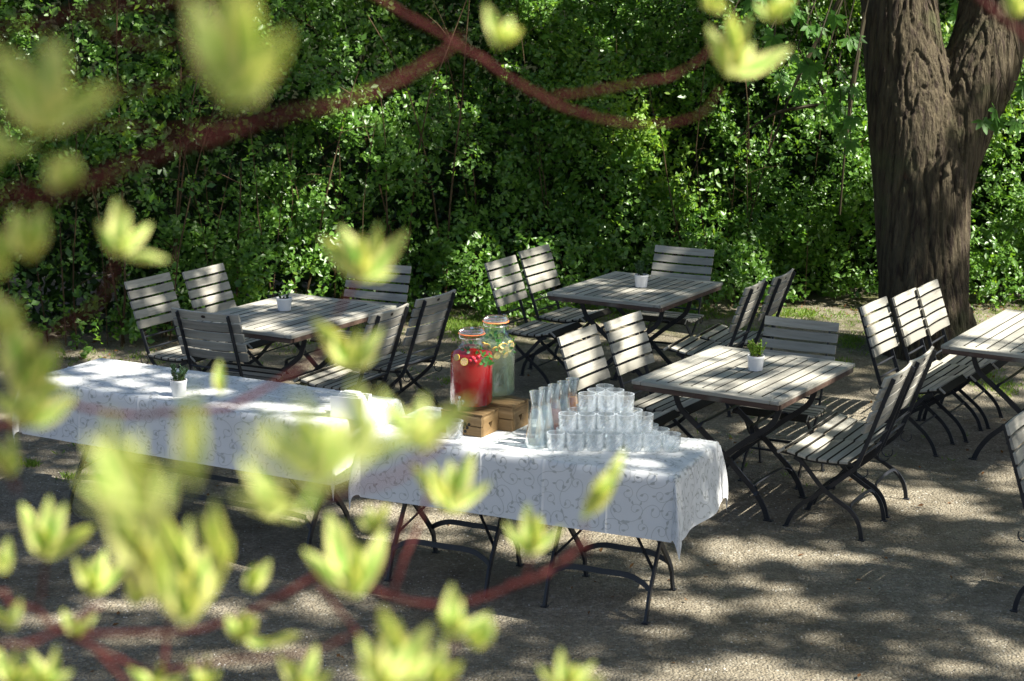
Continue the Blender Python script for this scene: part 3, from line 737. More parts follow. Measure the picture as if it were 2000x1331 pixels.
place_tumbler(-.262,7.425,.7435,'single cut crystal tumbler standing under the tap of the red drink jar','')
# ---- carafes
for i,(liq,lab) in enumerate([(None,'clear glass carafe with flared rim at the front of the carafe row, nearest the camera'),(M_CWATER,'glass carafe of clear water, second in the row behind the front carafe'),(M_PINK,'glass carafe holding pinkish juice, third in the carafe row'),(M_CWATER,'glass carafe of water, fourth in the row just before the amber one'),(M_AMBER,'glass carafe of amber juice at the far end of the carafe row')]):
    t=empty('carafe',(.112+i*.043,7.285+i*.064,.7435))
    prof=[(0,0),(.048,0),(.0505,.006),(.050,.018),(.043,.07),(.0345,.125),(.0255,.175),(.021,.192),(.0225,.205),(.0285,.232),(.033,.258)]
    inn=[(max(0,r-.0028),z+(.007 if z<.01 else 0)) for r,z in prof]
    mb=MB(); mb.lathe(prof+inn[::-1],36); o=mb.build('glass_body',M_GLASS,t); autosmooth(o,50)
    lv={0:.03,1:.15,2:.14,3:.15,4:.17}[i]
    P=[(0,.009),(.042,.009)]+[(np.interp(z,[p[1] for p in prof[2:]],[p[0] for p in prof[2:]])-.0036,z) for z in np.linspace(.012,lv,10)]; P.append((0,lv+.0005))
    mb=MB(); mb.lathe(P,36); o=mb.build('drink',liq or M_CWATER,t); autosmooth(o,50)
    tag(t,lab,'carafe','flared glass carafes in a row')
# ---- white pots with herbs
def pot(x,y,r,h,kind,label,hh=.1):
    t=empty('potted_herb',(x,y,.7435 if kind!='L' else .7435))
    z=0.
    prof=[(0,0),(r*.80,0),(r*.82,.003),(r*.97,h-.012),(r,h-.010),(r,h),(r*.93,h),(r*.91,h-.012),(0,h-.013)]
    mb=MB(); mb.lathe(prof,40); o=mb.build('pot',M_POT,t); autosmooth(o,35)
    mb=MB(); rs=random.Random(hash(label)%1000 if False else int(x*977)%997)
    mb.lathe([(r*.905,h-.011),(r*.6,h-.008),(0,h-.005)],24); mb.build('soil',M_SOIL,t,smooth=True)
    C=[];D=[];N_=[];st=MB(); n={'rosemary':13,'sparse':7,'thyme':22,'L':15}[kind]
    for k in range(n):
        a=rs.uniform(0,6.28); q=rs.random()**.5*r*.55; lean=rs.uniform(.05,.5) if kind!='sparse' else rs.uniform(.4,1.2)
        p=np.array([q*math.cos(a),q*math.sin(a),h-.01]); d=np.array([math.cos(a)*lean,math.sin(a)*lean,1.]); d/=np.linalg.norm(d); Ls=hh*rs.uniform(.6,1.05); pts=[p]
        for j in range(6):
            d=d+np.array([rs.uniform(-.15,.15),rs.uniform(-.15,.15),.05]); d/=np.linalg.norm(d); pts.append(pts[-1]+d*Ls/6)
        st.tube(pts,.0011,4,cap=False)
        m=40 if kind!='thyme' else 34
        for j in range(m):
            u=rs.uniform(.08,1.)*6; i0=min(5,int(u)); c=pts[i0]+(pts[i0+1]-pts[i0])*(u-i0); C.append(c)
            an=rs.uniform(0,6.28); D.append(d*.9+np.array([math.cos(an),math.sin(an),rs.uniform(-.2,.4)])*.8); N_.append((rs.gauss(0,1),rs.gauss(0,1),1))
    st.build('stems',M_TWIG,t)
    m=len(C); Ln={'rosemary':.017,'sparse':.012,'thyme':.012,'L':.018}[kind]; Wd=.0021 if kind!='thyme' else .0035
    V,Fc=leaf_quads(np.array(C),np.array(D),np.array(N_),rng.uniform(.7,1.2,m)*Ln,np.full(m,Wd))
    indexed_mesh('foliage',V,Fc,M_THYME if kind=='thyme' else M_HERB,parent=t)
    tag(t,label,'potted herb','small herbs in white pots'); return t
pot(-1.685,8.185,.043,.082,'L','dark rosemary in a white pot on the white left tablecloth',.085)
pot(-1.459,10.455,.050,.082,'sparse','nearly bare herb in a white pot on the left slatted table',.04)
pot(.897,11.425,.050,.086,'rosemary','tall dark rosemary in a white pot on the back middle table',.105)
pot(1.333,8.875,.047,.082,'thyme','bright green herb in a white pot on the front right table',.095)
# ---- napkin box
def napkin_box():
    c=np.array(at_z(684,818,.7435)); t=empty('napkin_box',(c[0],c[1]+.05,.7435),R(-22)); W,D,H,th=.165,.11,.105,.006
    def panel(mb,axis,off,L,dip):
        n=14; lo=[];hi=[]
        for k in range(n+1):
            s=-L/2+L*k/n; q=abs(s)/(L/2); zt=H-(dip*(1-min(1,q/.82)**3) if dip else 0); lo.append((s,0.)); hi.append((s,zt))
        vs=[]
        for d in(-th/2,th/2):
            for s,z in lo+hi: vs.append((s,off+d,z) if axis=='x' else (off+d,s,z))
        m=n+1; fs=[]
        for k in range(n):
            fs+=[(k,k+1,m+k+1,m+k),(2*m+k+1,2*m+k,3*m+k,3*m+k+1),(m+k,m+k+1,3*m+k+1,3*m+k)]
        fs+=[(0,m,3*m,2*m),(n,2*m+n,3*m+n,m+n)]
        mb.add(vs,fs)
    for ax,off,L,dip in(('x',-D/2,W-.0,.0),('x',D/2,W,0),('y',-W/2+th/2+.0005,D-th-.001,.04),('y',W/2-th/2-.0005,D-th-.001,.04)):
        mb=MB(); panel(mb,ax,off,L,dip); mb.build('side_panel',M_POT,t)
    mb=MB(); mb.box((0,0,.004),(W-2*th-.002,D-th-.002,.006)); mb.build('base',M_POT,t)
    mb=MB(); n=40; m=14; vs=[];fs=[]
    # stack of folded napkins, mounded, with visible layers
    for L_i in range(9):
        z0=.045+L_i*.0078; sh=.006*math.sin(L_i*2.3); k=(1-(L_i/11)**3)
        pts=[]
        for i in range(13):
            x=-(W/2-.012)*k+2*(W/2-.012)*k*i/12; z=z0+.012*(1-(x/(W/2))**2)*(L_i/8)
            pts.append((x+sh*.3,0,z))
        mb.bar(pts,(0,1,0),(D-.03)*k,.0075)
    mb.build('napkins',mat('paper_napkin',(.82,.82,.82),.9,.1,bump=(200,.3,.001,(1,1,1))),t)
    tag(t,'white napkin box with a mound of white paper napkins near the cloth end','napkin box')
napkin_box()
# ================================================================== chestnut tree
M_BARK=mat('chestnut_bark',(.088,.071,.046),.9,.15,bump=(5,1,.05,(8,8,1.2)),var=[((.045,.033,.026),5,(6,6,.8),.48,.62),((.155,.122,.078),3,(6,6,.7),.55,.75),((.10,.11,.05),1.4,(1,1,1),.56,.72),((.13,.06,.035),2.3,(1,1,.6),.66,.74)])
def simple_leaf(C,D,N,L,W,fold=.2):
    D=unit(D); Sd=unit(np.cross(D,N)); N=np.cross(Sd,D); L=L[:,None]; W=W[:,None]
    V=np.stack([C,C+D*L*.45+Sd*W+N*W*fold,C+D*L-N*L*.06,C+D*L*.45-Sd*W+N*W*fold,C+D*L*.45-N*L*.04],1)
    T=np.array([[0,4,1],[4,2,1],[0,3,4],[4,3,2]]); n=len(C)
    return V.reshape(-1,3),((np.arange(n)*5)[:,None,None]+T[None]).reshape(-1,3)
def palmate(C,D,N,size,n=6):
    """chestnut leaves: n leaflets fanned from C"""
    D=unit(D); Sd=unit(np.cross(D,N)); N=np.cross(Sd,D); Cs=[];Ds=[];Ns=[];Ls=[]
    for k in range(n):
        a=R(-110+220*k/(n-1)); d=D*math.cos(a)+Sd*math.sin(a)-N*.25
        Cs.append(C);Ds.append(d);Ns.append(N);Ls.append(size*(1-.35*abs(a)/2))
    return np.concatenate(Cs),np.concatenate(Ds),np.concatenate(Ns),np.concatenate(Ls)
def chestnut():
    from mathutils import noise
    t=empty('chestnut_tree',(3.33,13.0,0))
    o0=np.array([3.33,13.0,0]); DD=13.05
    def wp(x,y,r,dd=DD): p=at_d(x,y,dd); return p-o0,r*dd/F_PX
    mb=MB()
    def limb(L):
        P=[];Rr=[]
        for a in L:
            p,r=wp(*a); P.append(p); Rr.append(r)
        q=smooth_path([np.append(p,r) for p,r in zip(P,Rr)],5)
        mb.tube([x[:3] for x in q],[x[3] for x in q],24)
    limb([(1808,735,94),(1807,700,89),(1806,650,86),(1804,560,87),(1803,450,90),(1800,340,95),(1786,240,92),(1769,130,80),(1758,20,74),(1757,-100,74),(1750,-350,68),(1700,-700,60)])
    limb([(1815,430,70),(1835,330,72),(1868,230,72),(1908,140,74),(1932,60,68),(1938,-20,60),(1945,-110,56),(1990,-350,48),(2120,-700,40)])
    # root flare
    for a in range(7):
        q=a*.9+.3; b=np.array([math.cos(q)*.22,math.sin(q)*.22,.30]); 
        mb.tube([b,np.array([math.cos(q)*.33,math.sin(q)*.33,.08]),np.array([math.cos(q)*.40,math.sin(q)*.40,-.08])],[.12,.09,.04],12)
    o=mb.build('trunk',M_BARK,t)
    md=o.modifiers.new('r','REMESH'); md.mode='VOXEL'; md.voxel_size=.012; md.use_smooth_shade=True
    sm=o.modifiers.new('s','SMOOTH'); sm.iterations=8; sm.factor=.6
    dg=bpy.context.evaluated_depsgraph_get(); me=bpy.data.meshes.new_from_object(o.evaluated_get(dg)); o.modifiers.clear(); o.data=me
    n=len(me.vertices); co=np.empty(n*3); me.vertices.foreach_get('co',co); co=co.reshape(-1,3); no=np.empty(n*3); me.vertices.foreach_get('normal',no); no=no.reshape(-1,3)
    d=np.zeros(n)
    for i in range(n):
        x,y,z=co[i]
        if z>3.4: continue
        tw=.25*noise.noise((x*1.2,y*1.2,z*.7))
        v=noise.noise((x*11+tw*4,y*11,z*.8)); v2=noise.noise((x*26+3,y*26,z*1.5)); v3=noise.noise((x*2.2,y*2.2,z*.8)); v4=noise.noise((x*38,y*38,z*9))
        d[i]=-.024*max(0,1-abs(v)*6.)-.008*max(0,1-abs(v2)*4.)+.025*v3+.004*v4+.008
    co+=no*d[:,None]; me.vertices.foreach_set('co',co.ravel()); me.update()
    # limbs inside the crown, above the picture
    rs=random.Random(5)
    for k in range(9):
        a=rs.uniform(-2.4,.6); L=rs.uniform(3,7.5); z0=5.5+rs.random()*2.0
        st=np.array([.1 if k%2 else .9,0,z0]); e=st+np.array([math.cos(a)*L*.6+3.2,math.sin(a)*L*.6-1.6,3.2+rs.random()*2]); m=(st+e)/2+np.array([0,0,.5])
        mb=MB(); mb.tube(smooth_path([st,m,e],5),list(np.linspace(.15,.03,11)),8); mb.build('branch',M_BARK,t)
    return t,o0
TREE,TO=chestnut()
# crown: unseen leaves, their gaps shaped to place the sun patches
def gproj(P): return P[:,:2]-S[:2]*(P[:,2:3]/S[2])
spots=[]  # (gx,gy,rx,ry)
def spot_px(px,py,rx,ry,z=0.):
    p=at_z(px,py,z); dist=math.hypot(p[1],CAMH-z); g=p[:2]-S[:2]*(z/S[2])
    spots.append((g[0],g[1],rx*dist/F_PX,ry*dist/F_PX/((CAMH-z)/dist)))
def spot_w(x,y,z,r,ry=None):
    spots.append((x-S[0]*z/S[2],y-S[1]*z/S[2],r,ry or r))
for a in[(1455,1075,95,20),(1617,1088,85,14),(1505,1147,32,11),(1527,1183,95,15),(1707,1210,48,12),(1415,1308,150,17),(1170,1325,60,14),(1887,1170,36,12),(1770,972,110,22),(1880,1000,60,14),
 (1960,950,28,14),(1985,1055,28,10),(1775,1129,45,9),(1640,1170,35,7),(1660,795,55,26),(1560,815,60,14),(1540,835,55,12),(1665,665,32,18),(1300,640,140,18),(1120,640,60,14),(1040,660,50,10),(905,700,45,10),
 (430,690,45,6),(170,693,60,6),(330,690,40,5),(470,722,30,5),(620,715,30,6),(1200,1046,110,20),(1010,1060,70,18),(850,1015,80,16),(725,995,50,13),(800,1052,50,10),(580,1010,50,12),(250,1182,75,15),(440,1190,60,12),(350,1150,50,10),
 (620,1190,60,12),(690,1160,30,8),(600,1270,60,12),(430,1292,85,12),(80,1215,60,12),(60,965,55,9),(100,925,30,7),(300,1245,40,8),(700,1310,60,10),(1300,1100,35,8),(1870,830,50,14),(1890,760,40,12),(1760,860,40,10),(1340,1190,70,9),(1240,1180,30,8),(960,1215,50,6),
 (1660,1330,70,8),(1860,1300,60,8),(1750,1270,40,6),(1580,1250,50,6),(1480,1000,40,8),(1380,985,30,8)]: spot_px(*a)
for a in[(235,718,55,8),(110,744,70,8),(520,795,60,9),(420,770,40,5),(330,765,40,5),(180,735,30,4),(700,800,75,20),(640,830,60,8),(760,800,40,14),(760,845,60,9),(880,850,70,9),(960,862,50,8),(1340,872,45,8),(1240,905,60,5),(1000,880,40,5),(580,800,30,6),
 (1330,735,45,6),(1400,712,70,9),(1480,750,60,7),(1590,735,70,8),(1545,700,40,5),(1420,760,50,4),(1600,712,30,4),(1950,640,90,28),(1900,680,60,10),(1990,620,60,12),(520,590,50,6),(525,622,26,5),(500,645,55,5),(690,620,40,4),(700,640,40,4),(610,580,30,3),(640,655,30,4),(1170,555,20,2),(1240,568,45,3)]: spot_px(*a,z=.74)
# backs and seats that stand in full sun
for (k,x,y,a,sx,lab) in CH:
    c,s_=math.cos(R(a)),math.sin(R(a)); bx,by=x-c*0-s_*(-.32),y+c*(-.32)
    if k in('D1','D2','D3'): 
        for z in(.6,.72,.84): spot_w(bx,by,z,.16)
        spot_w(x-s_*-.1,y+c*-.1,.42,.11)
    if k in('C1','C2'):
        for z in(.6,.72,.84): spot_w(bx,by,z,.15)
        spot_w(x,y,.42,.13)
    if k in('A1','A2'): spot_w(bx,by,.72,.07); spot_w(x-s_*-.1,y+c*-.1,.42,.10) if k=='A1' else None
    if k in('B1','B2'): spot_w(bx-.03,by-.05,.75,.05)
    if k in('C4','C5'): spot_w(x-s_*.1,y+c*.1,.42,.06); spot_w(x+s_*.1,y-c*.1,.42,.045)
    if k=='E': spot_w(bx,by,.8,.06)
spot_w(-.19,7.585,1.0,.10); spot_w(-.08,7.72,1.1,.09); spot_w(.45,7.3,.9,.22,.12); spot_w(.2,7.4,.85,.1,.14)
spot_w(1.0,7.1,.55,.035,.03)
rs=random.Random(21)
for _ in range(170): spots.append((rs.uniform(-4.5,6),rs.uniform(5.5,13.2),rs.uniform(.05,.12),rs.uniform(.04,.10)))
_E=[q for q in CH if q[0]=='E'][0]; _g=(_E[1]-.30*math.cos(R(_E[3]+90))-.78*.72,_E[2]-.30*math.sin(R(_E[3]+90))+.286*.72)
spots=[q for q in spots if math.hypot(q[0]-_g[0],q[1]-_g[1])>.40 or q[2]==.06]
SP=np.array(spots)
def lit_hedge(g):
    """share of sun let through to the hedge front"""
    x,y=g[:,0],g[:,1]
    v=np.sin(x*2.1+1.3*np.sin(y*2.3))+np.sin(x*3.7+y*2.9+1)+.8*np.sin(x*7.3-y*5.1)+.7*np.sin(y*9+x*1.7)
    thr=np.interp(x,[-6,-3.2,-2.2,-1.2,1.6,2.4,3.2,6],[2.0,1.3,.4,-1.4,-1.4,-.5,-1.5,-1.4])
    return v>thr
def crown_leaves():
    n=100000; gx=rng.uniform(-7,8.5,n); gy=rng.uniform(4.2,16.6,n); z=rng.uniform(7.4,11.2,n)
    P=np.stack([gx+S[0]*z/S[2],gy+S[1]*z/S[2],z],1); g=np.stack([gx,gy],1)
    keep=np.ones(n,bool)
    for a,b,rx,ry in SP:
        keep&=~((((gx-a)/(rx+.045))**2+((gy-b)/(ry+.045))**2)<1)
    hz=(gy>13.0); lh=lit_hedge(g); keep&=~(hz&lh)
    keep&=~(hz&~lh&(rng.random(n)<.4))
    # nothing hangs low where the camera looks
    # loose unseen leaves added only to shade the left side of the dogwood
    q=420; gz=rng.uniform(5,7,q); ga=rng.normal(-2.37,.07,q); gb=rng.normal(1.30,.07,q)
    P=np.concatenate([P[keep],np.stack([ga+S[0]*gz/S[2],gb+S[1]*gz/S[2],gz],1)[:38]]); m=len(P)
    D=rng.normal(size=(m,3)); D[:,2]*=.35; N=rng.normal(size=(m,3))*.45+np.array([.35,0,1.])
    V,Fc=simple_leaf(P-TO,D,N,rng.uniform(.12,.20,m),rng.uniform(.035,.055,m))
    c=indexed_mesh('crown',V,Fc,M_CHEST,parent=TREE); return c
crown_leaves()
def low_sprigs():
    """low hanging chestnut sprigs left of the trunk"""
    rs=random.Random(11); C=[];D=[];N=[];Z=[]; mb=MB()
    tips=[]
    for px,py,dd in[(1470,30,12.2),(1520,90,12.0),(1580,40,12.3),(1610,120,12.1),(1650,60,12.4),(1560,160,12.2),(1640,190,12.3),(1500,140,12.4),(1440,75,12.5),(1660,250,12.2),(1600,230,12.6),(1960,215,12.5),(1995,185,12.5),(1855,20,13.6),(1540,10,12.2)]:
        tips.append(at_d(px,py,dd))
    for p in tips:
        for j in range(4):
            q=p+np.array([rs.uniform(-.13,.13),rs.uniform(-.15,.15),rs.uniform(-.1,.12)])
            C.append(q); D.append((rs.uniform(-1,1),rs.uniform(-.9,.2),-.7)); N.append((rs.uniform(-.2,.5),-.45,1)); Z.append(rs.uniform(.10,.16))
            mb.tube([q,q+(np.array([p[0],p[1]+.1,p[2]+.25])-q)*.5,np.array([p[0],p[1]+.1,p[2]+.25])],.003,5)
        up=np.array([3.2,12.9,4.3]); a=np.array([p[0],p[1]+.1,p[2]+.25]); mb.tube(smooth_path([a,(a*.6+up*.4)+np.array([0,.2,.25]),up],4),[.006]*4+[.012]*4+[.03],5)
    for (x0,y0,x1,y1,x2,y2) in[(1500,300,1560,150,1660,-40),(1440,270,1520,220,1640,200),(1640,420,1655,250,1690,20)]:
        mb.tube(smooth_path([at_d(x0,y0,12.9),at_d(x1,y1,12.8),at_d(x2,y2,12.9)],5),[.009]*5+[.016]*5+[.02],6)
    cc,dd,nn,ll=palmate(np.array(C),np.array(D),np.array(N),np.array(Z),6)
    cc=cc-TO
    V,Fc=leaf_quads(cc,dd,nn,ll,ll*.19,.2); indexed_mesh('low_foliage',V,Fc,M_CHEST,parent=TREE)
    mb.v=[tuple(np.array(v)-TO) for v in mb.v]; mb.build('low_twigs',M_TWIG,TREE)
low_sprigs()
tag(TREE,'big old chestnut tree with forked dark furrowed trunk behind the sunlit chairs','tree')
# ================================================================== hedge
def hbase(x): return np.interp(x,[-7,-3.5,-2.7,-1.6,-.8,0,1.8,2.8,4.4,8],[12.1,12.45,12.7,13.35,13.95,14.25,14.45,14.5,14.75,15.3])
def nz2(x,z,s,ph=0): return (np.sin(x*s+1.7*np.sin(z*s*.8+ph))+np.sin(z*s*1.2+1.3*np.sin(x*s*.7+ph*2)+ph)+.6*np.sin(x*s*2.3+z*s*1.9+ph))/2.6
def hedge():
    t=empty('hedge',(0,13.8,0)); o=np.array([0,13.8,0])
    nc=40000; x=rng.uniform(-6.5,7.2,nc); z=rng.uniform(.02,1,nc)**.9*3.6
    bulge=.42*nz2(x,z,1.5,.4)+.26*nz2(x,z,3.4,1.1)+.13*nz2(x,z,8,2.)
    dens=.46+.7*nz2(x,z,2.6,.9)+.4*nz2(x,z,6,2.2)
    dens=dens+np.interp(x,[-6,-1.5,.0,6],[-.18,-.05,.2,.2])
    dens=np.where(z<.35,dens*.75,dens)
    keep=rng.random(nc)<np.clip(dens*1.25,.16,1)
    x,z,bulge=x[keep],z[keep],bulge[keep]; nc=len(x)
    dep=rng.exponential(.20,nc)-.10; dep=np.clip(dep,-.2,1.1)
    y=hbase(x)-bulge+.22*z+dep-(.1*np.exp(-(z/.4)**2))
    C0=np.stack([x,y,z],1)
    # every centre is the tip of a shoot with 7 leaves
    sd=unit(np.stack([rng.normal(0,.5,nc),rng.normal(-.35,.4,nc),rng.normal(.45,.5,nc)],1))
    Cs=[];Ds=[];Ns=[];Ls=[];sizes=rng.uniform(.6,1.4,nc)
    for k in range(7):
        off=sd*(k*.017*sizes)[:,None]; a=k*2.4+rng.uniform(0,6,nc)
        r=rng.normal(size=(nc,3)); side=unit(np.cross(sd,r)); d=unit(side*.95+sd*.45+np.array([0,0,-.15]))
        n=unit(rng.normal(size=(nc,3))*.38+np.array([.40,-.72,.60]))
        Cs.append(C0-off+rng.normal(0,.006,(nc,3)));Ds.append(d);Ns.append(n);Ls.append(.058*sizes*rng.uniform(.7,1.2,nc)*(.7+.06*k))
    C=np.concatenate(Cs);D=np.concatenate(Ds);N=np.concatenate(Ns);L=np.concatenate(Ls); ok=C[:,2]>.01; C,D,N,L=C[ok],D[ok],N[ok],L[ok]
    isy=(nz2(C[:,0],C[:,2],1.9,3.3)+rng.normal(0,.35,len(C)))>.75
    V,Fc=simple_leaf(C[~isy]-o,D[~isy],N[~isy],L[~isy],L[~isy]*.29); indexed_mesh('foliage',V,Fc,M_HEDGE,parent=t)
    V,Fc=simple_leaf(C[isy]-o,D[isy],N[isy],L[isy],L[isy]*.29); indexed_mesh('young_foliage',V,Fc,M_HEDGEY,parent=t)
    # inner dark leaves
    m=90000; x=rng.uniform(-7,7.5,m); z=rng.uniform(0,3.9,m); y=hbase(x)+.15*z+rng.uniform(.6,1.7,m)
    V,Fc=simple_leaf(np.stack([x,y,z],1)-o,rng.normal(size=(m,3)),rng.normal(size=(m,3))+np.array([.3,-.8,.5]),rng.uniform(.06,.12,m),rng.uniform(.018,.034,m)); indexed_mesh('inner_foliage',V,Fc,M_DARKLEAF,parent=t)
    rs=random.Random(8); mb=MB()
    for k in range(75):
        x=rs.uniform(-6,7); cl=rs.random()
        y=float(hbase(x))+rs.uniform(.05,.6); h=rs.uniform(1.2,3.4); p=np.array([x,y,0.]); d=np.array([rs.gauss(0,.10),rs.gauss(-.02,.06),1.]); pts=[p]
        r0=rs.uniform(.004,.011)
        for j in range(7):
            d=d+np.array([rs.gauss(0,.07),rs.gauss(0,.05),0]); d/=np.linalg.norm(d); pts.append(pts[-1]+d*h/7)
        mb.tube([q-o for q in pts],list(np.linspace(r0,r0*.35,8)),5,cap=False)
        for j in range(3):
            i=rs.randint(2,6); q=pts[i]; dd=np.array([rs.gauss(0,.8),rs.gauss(-.5,.5),rs.uniform(.1,.9)]); dd/=np.linalg.norm(dd); L=rs.uniform(.15,.5)
            mb.tube([q-o,q-o+dd*L*.5+np.array([0,0,.02]),q-o+dd*L],[r0*.4,r0*.3,r0*.15],4,cap=False)
    st=mb.build('stems',M_BROWNSTEM,t); st['kind']='stuff'
    tag(t,'tall dense leafy green hedge closing off the beer garden at the back','hedge')
hedge()
# ================================================================== grass, dry leaves
def ground_cover():
    P=[]
    def patch(px,py,rx,ry,n):
        for _ in range(n):
            a=random.gauss(0,.5)*rx; b=random.gauss(0,.5)*ry; P.append(at_z(px+a,py+b,0)[:2])
    for a in[(900,640,60,22,520),(960,655,50,14,260),(1000,610,50,12,200),(740,690,30,16,160),(650,640,60,10,160),(1660,668,30,16,110),(1640,715,30,10,80),(1180,610,60,14,200),(1330,610,70,16,260),(1440,650,60,14,120),(570,655,40,8,90),(1900,740,60,20,140),(1790,780,40,16,70),(1625,885,14,4,30),(60,910,12,4,30),(140,935,20,4,30),(880,745,20,5,20),(1560,615,70,10,150),(1960,760,40,14,60)]: patch(*a)
    for _ in range(1100):
        x=random.uniform(-5.5,6.5); P.append((x,float(hbase(x))-.35+random.gauss(0,.22)))
    for _ in range(260): P.append((random.uniform(-4,5),random.uniform(9,13.5)))
    n=len(P); nb=5; base=np.repeat(np.array([(p[0],p[1],0.) for p in P]),nb,axis=0); base[:,:2]+=rng.normal(0,.013,(n*nb,2))
    D=rng.normal(size=(n*nb,3))*.55; D[:,2]=rng.uniform(.5,1.3,n*nb); N=rng.normal(size=(n*nb,3))
    V,Fc=simple_leaf(base,D,N,rng.uniform(.018,.055,n*nb),rng.uniform(.0018,.0045,n*nb)); g=indexed_mesh('grass',V,Fc,M_GRASS); tag(g,'patches of short grass and weeds in the gravel along the hedge','grass',kind='stuff')
    n=1150; x=np.concatenate([rng.uniform(-5,6.5,n-300),rng.uniform(-3,4,300)]); y=np.concatenate([hbase(x[:n-300])-.1+rng.normal(0,.25,n-300),rng.uniform(6,12,300)])
    C=np.stack([x,y,rng.uniform(.004,.02,n)],1); D=rng.normal(size=(n,3)); D[:,2]*=.25; N=rng.normal(size=(n,3))*.35+np.array([0,0,1])
    V,Fc=simple_leaf(C,D,N,rng.uniform(.016,.05,n),rng.uniform(.004,.013,n)); g=indexed_mesh('fallen_leaves',V,Fc,M_DEAD); tag(g,'dry brown leaves and bits fallen on the gravel','leaves',kind='stuff')
    # loose small stones
    n=5200; x=rng.uniform(-3.2,3.2,n); y=rng.uniform(5.9,10.5,n); r=rng.uniform(.002,.0065,n)
    T=np.array([[1,0,0],[-.5,.87,0],[-.5,-.87,0],[.1,0,.8],[-.2,.1,.75]]); ang=rng.uniform(0,6.28,n)
    V=T[None]*r[:,None,None]*rng.uniform(.7,1.3,(n,5,1)); ca,sa=np.cos(ang)[:,None],np.sin(ang)[:,None]
    V=np.stack([V[:,:,0]*ca-V[:,:,1]*sa+x[:,None],V[:,:,0]*sa+V[:,:,1]*ca+y[:,None],V[:,:,2]+.0005],2)
    Tt=np.array([[0,1,4],[1,2,4],[2,0,3],[0,4,3],[2,3,4]]); Fc=((np.arange(n)*5)[:,None,None]+Tt[None]).reshape(-1,3)
    g=indexed_mesh('loose_pebbles',V.reshape(-1,3),Fc,mat('pale_pebble',(.34,.31,.27),.85,.3,var=((.55,.54,.52),3,(1,1,1),.5,.7))); tag(g,'tiny loose stones scattered over the crushed gravel','pebbles',kind='stuff')
ground_cover()
